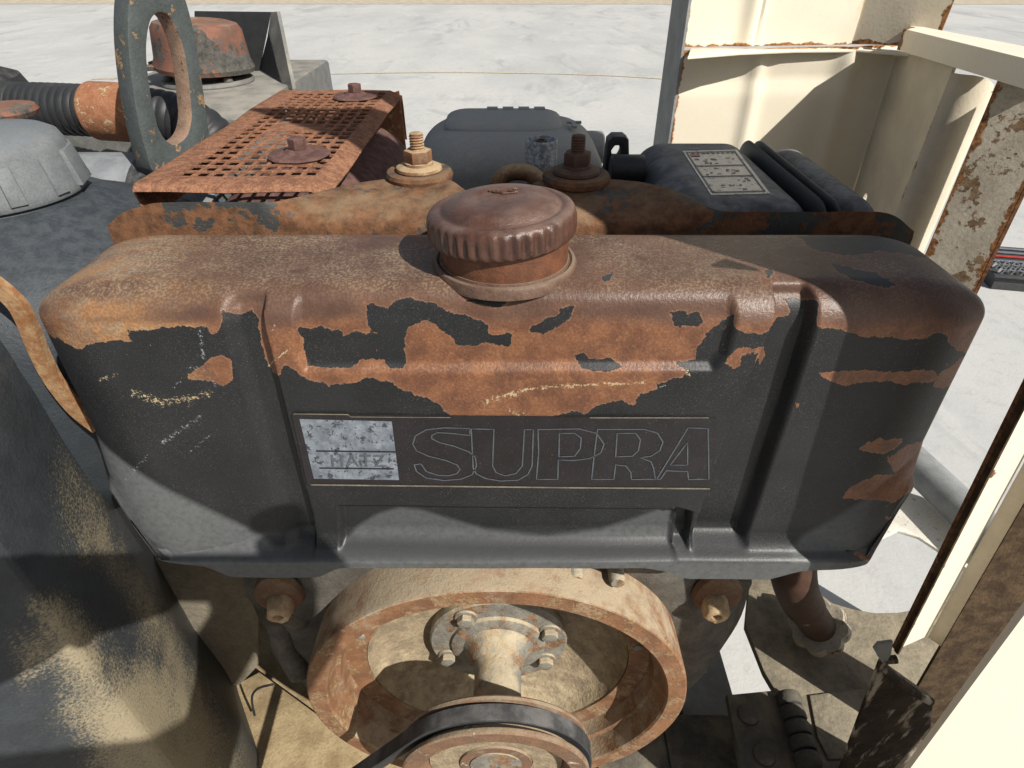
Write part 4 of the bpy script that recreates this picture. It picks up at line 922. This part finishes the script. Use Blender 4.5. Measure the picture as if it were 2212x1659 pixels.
    Bc = lathe('breather_cap', [(Rc*.55, .004), (Rc*.97, 0), (Rc*1.0, .006), (Rc*.99, h*.12), (Rc*.94, h*.25), (Rc*.90, h*.6), (Rc*.87, h*.86), (Rc*.80, h*.97), (Rc*.70, h), (Rc*.55, h*1.02), (Rc*.50, h*.99), (0, h*.99)], cc, (0.05, 0, 1), 'breather_rust', Hh, n=56, rmod=lambda r, h_, t, j: r*(1+.025*cos(4*t)))
    for a in (pi*.95, pi*1.15):
        box('cap_tab', tuple(cc+V((cos(a)*Rc*1.08-.01, sin(a)*Rc-.01, .004))), tuple(cc+V((cos(a)*Rc*1.08+.012, sin(a)*Rc+.01, .010))), 'breather_rust', Bc, bevel=.001)
    # black sheet guard behind the breather
    Gd = thing('breather_shield', 'black folded sheet metal shield behind the red breather cap', 'shield', pz(560, 170, zt))
    Yb = pb.y+.10
    bk = [py(x, y, Yb) for x, y in ((420, 24), (585, 26), (560, 150), (556, 158), (420, 158))]
    prism('shield_back', bk, (0, .003, 0), 'plastic_black', Gd)
    a = [py(586, 26, Yb), py(598, 25, Yb-.02), pz(632, 192, zt-.004), pz(612, 190, zt-.004), py(578, 75, Yb)]
    prism('shield_side', a, (.004, .004, 0), 'steel_dusty', Gd)
    a2 = [py(590, 30, Yb-.004), py(580, 70, Yb-.004), pz(606, 176, zt+.002), pz(560, 150, zt+.002)]
    prism('shield_gusset', a2, (0, .003, 0), 'plastic_black', Gd)
    prism('shield_slot', [py(x, y, Yb-.055) for x, y in ((603, 126), (610, 120), (614, 160), (607, 160))], (0, .001, 0), 'plastic_black', Gd)
    # rubber elbow and old lid at the frame edge
    o = lathe('rubber_elbow', [(0, -.06), (.040, -.06), (.046, -.05), (.046, .010), (.040, .028), (.024, .036), (0, .038)], py(-8, 215, .62), (.0, -.1, 1), 'rubber', None, n=36); tag(o, 'black rubber elbow beside the end of the corrugated hose', 'elbow')
    o = lathe('rusty_lid', [(0, -.05), (.012, -.05), (.012, -.004), (.030, -.004), (.032, 0), (.030, .004), (0, .005)], py(0, 240, .36), (0, 0, 1), 'breather_rust', None, n=36); tag(o, 'flat rusty lid standing behind the grey screw cap', 'lid')
build_left()

# ================================================================== cream hood and body at the right
def build_hood():
    H = thing('engine_hood', 'open cream painted engine hood with rusty seams right of the filter', 'hood', (.34, .5, .55))
    Y = .55; xl, xr = .204, .463
    def ribs(u, v):
        g = lambda c, w_, h: h*math.exp(-((u-c)/w_)**2)
        return g(.36, .035, .006)+g(.78, .05, .007)-.004*math.exp(-((v-.07)/.02)**2)*(1 if u < .86 else 0)
    bp = sheet('back_panel', [(xl, Y, 1.034), (xr-.004, Y, 1.040), (xr+.012, Y, .58), (xl, Y, .58)], 60, 50, .003, 'cream', H, edges='lt', bulge=ribs)
    up_ = lambda u, v: .006*math.exp(-((u-.38)/.05)**2)+(.004 if u > .42 else 0)*(1-v*.3)
    sheet('upper_panel', [(xl, Y+.012, 1.30), (.408, Y+.012, 1.30), (.402, Y+.006, 1.040), (xl, Y+.006, 1.037)], 60, 30, .003, 'cream', H, edges='lb', bulge=up_)
    sheet('upper_corner', [(.408, Y+.012, 1.30), (.480, Y-.05, 1.30), (.470, Y-.05, 1.045), (.402, Y+.006, 1.040)], 24, 30, .003, 'cream_stained', H, edges='rb')
    sheet('left_return', [(xl-.003, Y+.085, 1.30), (xl-.003, Y, 1.30), (xl-.002, Y, .58), (xl-.002, Y+.085, .58)], 10, 40, .003, 'grey_steel', H)
    # shelf across the inside
    pts = [pz(x, y, 1.036) for x, y in ((1486, 122), (1600, 113), (1720, 108), (1850, 107), (1980, 117), (2100, 128), (2300, 150), (2300, 133), (2120, 104), (1960, 76), (1880, 82), (1700, 92), (1490, 103))]
    pts = [V((p.x, min(p.y, Y+.004), p.z)) for p in pts]
    vs = pts
    prism('shelf', pts, (0, 0, -.003), 'cream', H, bevel=.0006)
    # side panel with a drilled hole
    a, b, c, d = V((xr-.006, Y-.001, 1.034)), V((.433, .40, 1.040)), V((.436, .40, .58)), V((xr+.006, Y-.001, .58))
    hu, hv = .30, .36; hc = (a*(1-hu)+b*hu)*(1-hv)+(d*(1-hu)+c*hu)*hv
    sq = []
    for k in range(32):
        t = k/32*4; e = int(t); f = t-e
        sq.append([(f, 0), (1, f), (1-f, 1), (0, 1-f)][e])
    outer = [(a*(1-u)+b*u)*(1-v)+(d*(1-u)+c*u)*v for u, v in sq]
    uu = (b-a).normalized(); ang = [math.atan2(-(v-hv)*3, (u-hu)) for u, v in sq]
    inner = [hc+uu*(.0062*cos(t))+V((0, 0, .0075*sin(t))) for t in ang]
    nrm = (b-a).cross(d-a).normalized()
    ringplate('side_panel', outer, inner, nrm*.003 if nrm.dot(CAM-a) < 0 else -nrm*.003, 'cream_stained', H, smooth=20)
    # rolled edge of the side panel
    sec = [(.433, .40), (.437, .390), (.446, .383), (.458, .381), (.470, .386), (.481, .398)]
    for (p, q) in ((sec, None),):
        vs = []; fs = []; ed = []
        for j in range(31):
            z = 1.034-(1.034-.58)*j/30
            for i, (x, y) in enumerate(p):
                topcut = .018*max(0, (i-2)/3)**2 if j == 0 else 0
                vs.append((x, y, z-topcut)); ed.append(.0 if i == 0 else .02*i)
            for i in range(len(p)-1):
                if j: fs.append(((j-1)*6+i, (j-1)*6+i+1, j*6+i+1, j*6+i))
        K = len(vs); vs += [(x+.001, y+.003, z) for x, y, z in vs]; fs += [tuple(K+i for i in f[::-1]) for f in fs]
        finish('rolled_edge', vs, fs, 'cream_stained', H, 60, {'edge': [max(e, .004) for e in ed+ed]})
    # top rail
    rp = [pz(x, y, 1.062) for x, y in ((1952, 62), (1972, 54), (2320, 120), (2320, 152))]
    sheet('top_rail', rp, 40, 8, .020, 'cream_rusty', H, edges='t')
    # stained post nearer the tank
    P_ = thing('body_post', 'stained peeling cream body post behind the tank corner', 'post', (.465, .3, .40))
    sheet('post_face', [(.4285, .326, 1.040), (.4745, .300, 1.040), (.4905, .300, .40), (.440, .326, .40)], 24, 90, .004, 'post_stained', P_, edges='lr')
    sheet('post_return', [(.4750, .300, 1.052), (.4950, .345, 1.052), (.5110, .345, .40), (.4910, .300, .40)], 8, 60, .003, 'cream_rusty', P_, edges='l')
build_hood()

def build_side():
    S_ = thing('body_upright', 'cream body frame upright with rusted edge and mud in its fold', 'body upright', (.33, 0, .25))
    a, b = V((.329, .050, .905)), V((.361, .050, .597)); dx = (b.x-a.x)/(b.z-a.z)
    X = lambda z, x: x+dx*(z-.905)
    # lit strip, angled a little to the right
    zt = 1.55; zb_ = .601
    sheet('edge_strip', [(X(zt, .329), .048, zt), (X(zt, .366), .062, zt), (X(zb_, .366), .062, zb_), (X(zb_, .329), .048, zb_)], 30, 260, .004, 'cream_rusty', S_, edges='l')
    sheet('edge_return', [(X(zt, .3275), .048, zt), (X(zt, .3285), .0435, zt), (X(zb_, .3285), .0435, zb_), (X(zb_, .3275), .048, zb_)], 4, 120, .002, 'mud_dark', S_)
    sheet('pale_step', [(X(zt, .367), .061, zt), (X(zt, .374), .052, zt), (X(zb_, .374), .052, zb_), (X(zb_, .367), .061, zb_)], 4, 60, .003, 'cream_stained', S_)
    zl = .22
    sheet('muddy_web', [(X(zt, .3745), .0515, zt), (X(zt, .480), .046, zt), (X(zl, .480), .046, zl), (X(zl, .3745), .0515, zl)], 30, 120, .003, 'mud_dark', S_)
    # wide outer panel, nearest upright; its left edge is straight
    xe = lambda z: .2580+.0185*(.86-z)/.22
    sheet('outer_panel', [(xe(1.55)+.010, -.080, 1.60), (.452, -.080, 1.60), (.452, -.080, zl), (xe(zl), -.080, zl)], 30, 160, .004, 'cream_rusty', S_, edges='')
    prism('shadow_tab', [(xe(1.14)+.002, -.081, 1.134), (xe(1.14)-.016, -.081, 1.141), (xe(1.14)+.002, -.081, 1.150)], (0, .003, 0), 'cream_rusty', S_)  # unseen tab, added to notch the shadow edge on the tank top
    # scraped lower plate with a folded lip
    pts = [py(x, y, .052) for x, y in ((1898, 1448), (1912, 1428), (1930, 1424), (2004, 1506), (2080, 1420), (2120, 1800), (1740, 1800))]
    sheet('scraped_plate', [py(1903, 1432, -.004), py(2016, 1512, -.004), py(1990, 1760, -.004), py(1780, 1760, -.004)], 30, 40, .004, 'mud_scraped', S_, edges='t')
    tube('plate_lip', [py(x, y, -.005) for x, y in ((1936, 1424), (1912, 1426), (1905, 1440), (1940, 1470), (1985, 1502), (2010, 1515))], .0035, 'mud_scraped', S_, n=10)
    prism('bent_corner', [py(x, y, -.007) for x, y in ((1888, 1404), (1898, 1392), (1930, 1388), (1926, 1412), (1912, 1440), (1900, 1424))], (0, .003, 0), 'grey_steel', S_, bevel=.0006)
build_side()

def build_deck():
    zd = .42
    D = thing('deck_plate', 'muddy deck plate with round cutout below the right tank corner', 'deck', (.42, .12, .38))
    arc = [(1752, 1232), (1760, 1255), (1772, 1282), (1800, 1302), (1840, 1314), (1890, 1323), (1940, 1322), (1985, 1314), (2040, 1290), (2090, 1250)]
    out = [(1620, 1240), (1700, 1238)]+arc+[(2240, 1240), (2240, 1659), (2060, 1800), (1770, 1800), (1722, 1600), (1676, 1494), (1650, 1450), (1610, 1350)]
    prism('deck_sheet', [pz(x, y, zd) for x, y in out], (0, 0, -.012), 'deck', D, bevel=.0025)
    # pale rim of the cutout
    # pressed panel and dark frame near the hinge
    prism('pressed_panel', [pz(x, y, zd+.004) for x, y in ((1748, 1500), (1900, 1480), (1860, 1640), (1790, 1640), (1765, 1590))], (0, 0, -.006), 'deck', D, bevel=.003)
    for p, q in (((1690, 1238), (1820, 1900)),):
        pass
    # speckled frame plate and pipe seen past the tank corner
    F = thing('frame_plate', 'white speckled frame plate lying beyond the deck cutout', 'plate', pz(2000, 1140, .34))
    prism('plate_sheet', [pz(x, y, .34) for x, y in ((1900, 1165), (1925, 1120), (1958, 1062), (1990, 1072), (2062, 1112), (2150, 1130), (2140, 1260), (2030, 1190), (1985, 1160), (1940, 1146))], (0, 0, -.006), 'cream_speckled', F, bevel=.001)
    prism('plate_leg', [pz(x, y, .334) for x, y in ((2090, 1150), (2140, 1150), (2140, 1240), (2090, 1215))], (0, 0, -.33), 'cream_speckled', F)
    a = pz(1985, 1010, .38); b = pz(2100, 1120, .38)
    o = tube('frame_pipe', [a+(a-b)*.3, a, b, b+(b-a)*.6], .030, 'grey_steel', None, n=28); tag(o, 'grey round frame pipe beyond the tank corner', 'pipe')
    # rusty elbow hose with lobed cream fitting
    Hs = thing('drain_hose', 'rust brown hose ending in a lobed cream fitting on the deck', 'hose', pz(1770, 1380, .43))
    top = py(1712, 1225, .12); e = pz(1768, 1352, .455); mid = py(1728, 1292, .14)
    tube('hose_body', smooth_path([top+V((-.01, .01, .06)), top, mid, e], 8), .024, 'bolt_dark', Hs, n=24, rfun=lambda s: .0225-.002*(1 if s > .20 else 0)-.006*max(0, s-.19))
    ax = (e-mid).normalized()
    lathe('lobed_fitting', [(.012, -.008), (.029, -.010), (.031, 0), (.029, .012), (.012, .014)], e+ax*.004, ax, 'post_stained', Hs, n=64, closed=True, smooth=50, rmod=lambda r, h, t, j: r*(1+.16*abs(sin(4*t))))
    # bottom hinge, dark bars
    Hg = thing('door_hinge', 'black greasy hinge barrel at the lower deck edge', 'hinge', pz(1720, 1560, .40))
    z = .435; h0 = pz(1700, 1500, z); h1 = pz(1752, 1665, z); ax = (h1-h0).normalized(); ln = (h1-h0).length
    for k in range(5):
        lathe('knuckle', [(0, 0), (.0125, 0), (.0135, .002), (.0135, ln/5-.005), (.0125, ln/5-.003), (0, ln/5-.003)], h0+ax*(k*ln/5), ax, 'chassis_dark', Hg, n=24)
    prism('hinge_leaf', [pz(x, y, z-.004) for x, y in ((1570, 1500), (1672, 1490), (1700, 1520), (1740, 1700), (1620, 1760))], (0, 0, -.012), 'chassis_dark', Hg, bevel=.002)
    for (x, y) in ((1616, 1545), (1650, 1632)):
        lathe('hinge_screw', [(.012, 0), (.011, .003), (.007, .0045), (0, .005)], pz(x, y, z-.004), (0, 0, 1), 'chassis_dark', Hg, n=20)
    # chassis floor and brown panels under the engine
    C = thing('chassis', 'dust covered steel chassis floor under the flywheel', 'chassis', (-.1, .1, .2))
    prism('floor_plate', [(-.75, -.45, .30), (.10, -.45, .30), (.10, .60, .30), (-.75, .60, .30)], (0, 0, -.012), 'chassis_dust', C)
    prism('floor_step', [pz(x, y, .345) for x, y in ((470, 1500), (560, 1450), (820, 1640), (760, 1760), (470, 1760))], (0, 0, -.04), 'chassis_dust', C, bevel=.003)
    prism('cross_member', [(.10, .02, .36), (.20, .02, .36), (.20, .50, .36), (.10, .50, .36)], (0, 0, -.12), 'chassis_dark', C, bevel=.004)
    prism('lower_plate', [(.185, -.35, .365), (.335, -.35, .365), (.335, .088, .365), (.262, .10, .365), (.185, .10, .365)], (0, 0, -.012), 'chassis_dark', C, bevel=.003)
    box('side_rail', (.215, -.40, .20), (.288, .60, .352), 'grey_steel', C, bevel=.006)
    pn = [py(x, y, .13) for x, y in ((330, 1205), (560, 1205), (556, 1440), (520, 1478), (470, 1490), (440, 1420))]
    prism('inner_panel', pn, (0, .006, 0), 'deck', C, bevel=.001)
    box('skid', (-.70, -.40, .004), (-.62, .60, .288), 'chassis_dark', C, bevel=.004)
    box('skid', (.11, -.40, .004), (.19, .60, .24), 'chassis_dark', C, bevel=.004)
    o = tube('loose_wire', smooth_path([pz(x, y, .36) for x, y in ((900, 1478), (930, 1486), (960, 1488), (948, 1500), (952, 1530))], 6) if False else smooth_path([py(x, y, .10) for x, y in ((590, 1478), (560, 1486), (546, 1500), (545, 1520), (550, 1545))], 6), .0014, 'rubber', None, n=8)
    tag(o, 'thin black wire hanging beside the flywheel housing', 'wire')
    lb = sheet('tray_ledge', [pz(-200, 1590, .36), pz(300, 1625, .36), pz(300, 1760, .36), pz(-200, 1760, .36)], 10, 6, .01, 'chassis_dust', C)
build_deck()

def build_tools():
    c = pz(2204, 598, 0); rz = radians(-12)
    T = thing('socket_case', 'open dark plastic socket tool case on the concrete', 'tool case', (c.x, c.y, 0))
    R = Matrix.Rotation(rz, 4, 'Z')
    def g(x, y, z): return V((c.x, c.y, 0))+R @ V((x, y, z))
    def blk(name, lo, hi, mat, par, bev=.003):
        pts = [g(lo[0], lo[1], hi[2]), g(hi[0], lo[1], hi[2]), g(hi[0], hi[1], hi[2]), g(lo[0], hi[1], hi[2])]
        return prism(name, pts, (0, 0, lo[2]-hi[2]), mat, par, bevel=bev)
    blk('case_tray', (-.17, -.15, .0), (.30, .19, .055), 'tool_case', T)
    blk('case_lip', (-.185, -.165, .056), (.31, -.142, .066), 'tool_case', T)
    n = 0
    for r_ in range(2):
        for k in range(9):
            s = .010+.0012*(k % 5)
            o = lathe('socket', [(s*.6, 0), (s, 0), (s*1.02, .022), (s*.9, .026), (s*.62, .026), (s*.6, .012)], g(-.145+.034*k, -.11+.052*r_, .056), (0, -.35, 1), 'tool_chrome', None, n=14, closed=True)
            tag(o, 'small chrome socket in the open dark tool case', 'socket', 'chrome sockets in the case'); n += 1
    def spanner(y, ln, wd, lab, x0=-.15, red=False):
        W_ = thing('spanner', lab, 'spanner', g(0, y, .056))
        a = g(x0, y, .060); b = g(x0+ln, y, .060); d = (b-a).normalized(); q = V((-d.y, d.x, 0))
        prism('shaft', [a-q*wd, b-q*wd, b+q*wd, a+q*wd], (0, 0, .005), 'tool_red' if red else 'tool_chrome', W_, bevel=.001)
        out = [a-d*.012+(d*cos(t)+q*sin(t))*.017 for t in np.linspace(.25, 2*pi-.25, 20)]
        inn = [a-d*.012+(d*cos(t)+q*sin(t))*.0095 for t in np.linspace(.25, 2*pi-.25, 20)]
        ringplate('jaw', out, inn, (0, 0, .006), 'tool_chrome', W_)
    spanner(.005, .20, .006, 'long chrome ring spanner lying next to the sockets in the case')
    spanner(.055, .22, .0055, 'red handled chrome tool lying between the case spanners', red=True)
    spanner(.100, .24, .006, 'chrome spanner lying behind the red handled tool')
    spanner(.145, .24, .006, 'chrome spanner lying against the far edge of the case')
build_tools()

# ================================================================== the photographer, behind the camera
def build_photographer():
    weather('cloth_dark', (.05, .055, .07), (.04, .044, .056), rough=.9, bump=.3)
    weather('skin', (.42, .25, .17), (.38, .22, .15), rough=.55, grain=.05, bump=.1)
    J = dict(pel=(-.02, -.78, .92), spi=(-.02, -.77, 1.12), che=(-.01, -.74, 1.32), nec=(0, -.70, 1.46), hd0=(.005, -.67, 1.53), hd1=(.005, -.655, 1.62), hd2=(.005, -.66, 1.69),
             rs=(.17, -.72, 1.40), re=(.225, -.52, 1.14), rw=(.175, -.335, 1.128), rp=(.150, -.300, 1.140),
             ls=(-.19, -.72, 1.40), le=(-.24, -.54, 1.10), lw=(-.135, -.345, 1.095), lp=(-.075, -.305, 1.098),
             rh=(.075, -.78, .90), rk=(.09, -.76, .49), ra=(.09, -.79, .09), rt=(.10, -.68, .035), lh=(-.115, -.78, .90), lk=(-.14, -.78, .49), la=(-.15, -.81, .09), lt=(-.17, -.70, .035))
    RAD = dict(pel=.15, spi=.135, che=.15, nec=.058, hd0=.075, hd1=.092, hd2=.06, rs=.075, re=.050, rw=.032, rp=.036, ls=.075, le=.050, lw=.032, lp=.036, rh=.095, rk=.062, ra=.046, rt=.042, lh=.095, lk=.062, la=.046, lt=.042)
    ED = [('pel', 'spi'), ('spi', 'che'), ('che', 'nec'), ('nec', 'hd0'), ('hd0', 'hd1'), ('hd1', 'hd2'), ('che', 'rs'), ('rs', 're'), ('re', 'rw'), ('rw', 'rp'), ('che', 'ls'), ('ls', 'le'), ('le', 'lw'), ('lw', 'lp'), ('pel', 'rh'), ('rh', 'rk'), ('rk', 'ra'), ('ra', 'rt'), ('pel', 'lh'), ('lh', 'lk'), ('lk', 'la'), ('la', 'lt')]
    # five fingers on each hand closing on the phone edge
    for sd, sx in (('r', 1), ('l', -1)):
        p = V(J[sd+'p'])
        for k in range(4):
            b = p+V((-.012*sx, .022-.003*k, .030-.019*k)); m = b+V((-.012*sx, .014, .004)); e = m+V((-.022*sx, -.012, .002))
            for q, v, r_ in ((f'{sd}f{k}a', b, .0095), (f'{sd}f{k}b', m, .009), (f'{sd}f{k}c', e, .0078)): J[q] = tuple(v); RAD[q] = r_
            ED += [(sd+'p', f'{sd}f{k}a'), (f'{sd}f{k}a', f'{sd}f{k}b'), (f'{sd}f{k}b', f'{sd}f{k}c')]
        b = p+V((-.014*sx, -.016, .024)); e = b+V((-.026*sx, -.004, .016))
        J[sd+'ta'] = tuple(b); J[sd+'tb'] = tuple(e); RAD[sd+'ta'] = .011; RAD[sd+'tb'] = .009
        ED += [(sd+'p', sd+'ta'), (sd+'ta', sd+'tb')]
    names = list(J); ix = {n: i for i, n in enumerate(names)}
    me = bpy.data.meshes.new('person'); me.from_pydata([J[n] for n in names], [(ix[a], ix[b]) for a, b in ED], [])
    o = bpy.data.objects.new('person', me); COL.objects.link(o)
    md = o.modifiers.new('skin', 'SKIN'); md.use_smooth_shade = True
    for n in names: me.skin_vertices[0].data[ix[n]].radius = (RAD[n]*(1.25 if n in ('pel', 'spi', 'che') else 1), RAD[n])
    me.skin_vertices[0].data[ix['pel']].use_root = True
    sb = o.modifiers.new('sub', 'SUBSURF'); sb.levels = 2; sb.render_levels = 2
    dg = bpy.context.evaluated_depsgraph_get(); dg.update()
    m2 = bpy.data.meshes.new_from_object(o.evaluated_get(dg)); bpy.data.objects.remove(o)
    m2.materials.clear(); m2.materials.append(M('cloth_dark')); m2.materials.append(M('skin')); m2.shade_smooth()
    for f in m2.polygons:
        c = f.center
        if c.z > 1.48 or (c.y > -.36 and c.z > .9): f.material_index = 1
    o = bpy.data.objects.new('person', m2); COL.objects.link(o)
    tag(o, 'person in dark clothes standing and holding up a phone with both hands', 'person')
    ph = box('phone', (-.060, -.285, 1.070), (.128, -.276, 1.150), 'plastic_black', None, bevel=.003)
    tag(ph, 'black phone held sideways in two hands', 'phone')
build_photographer()
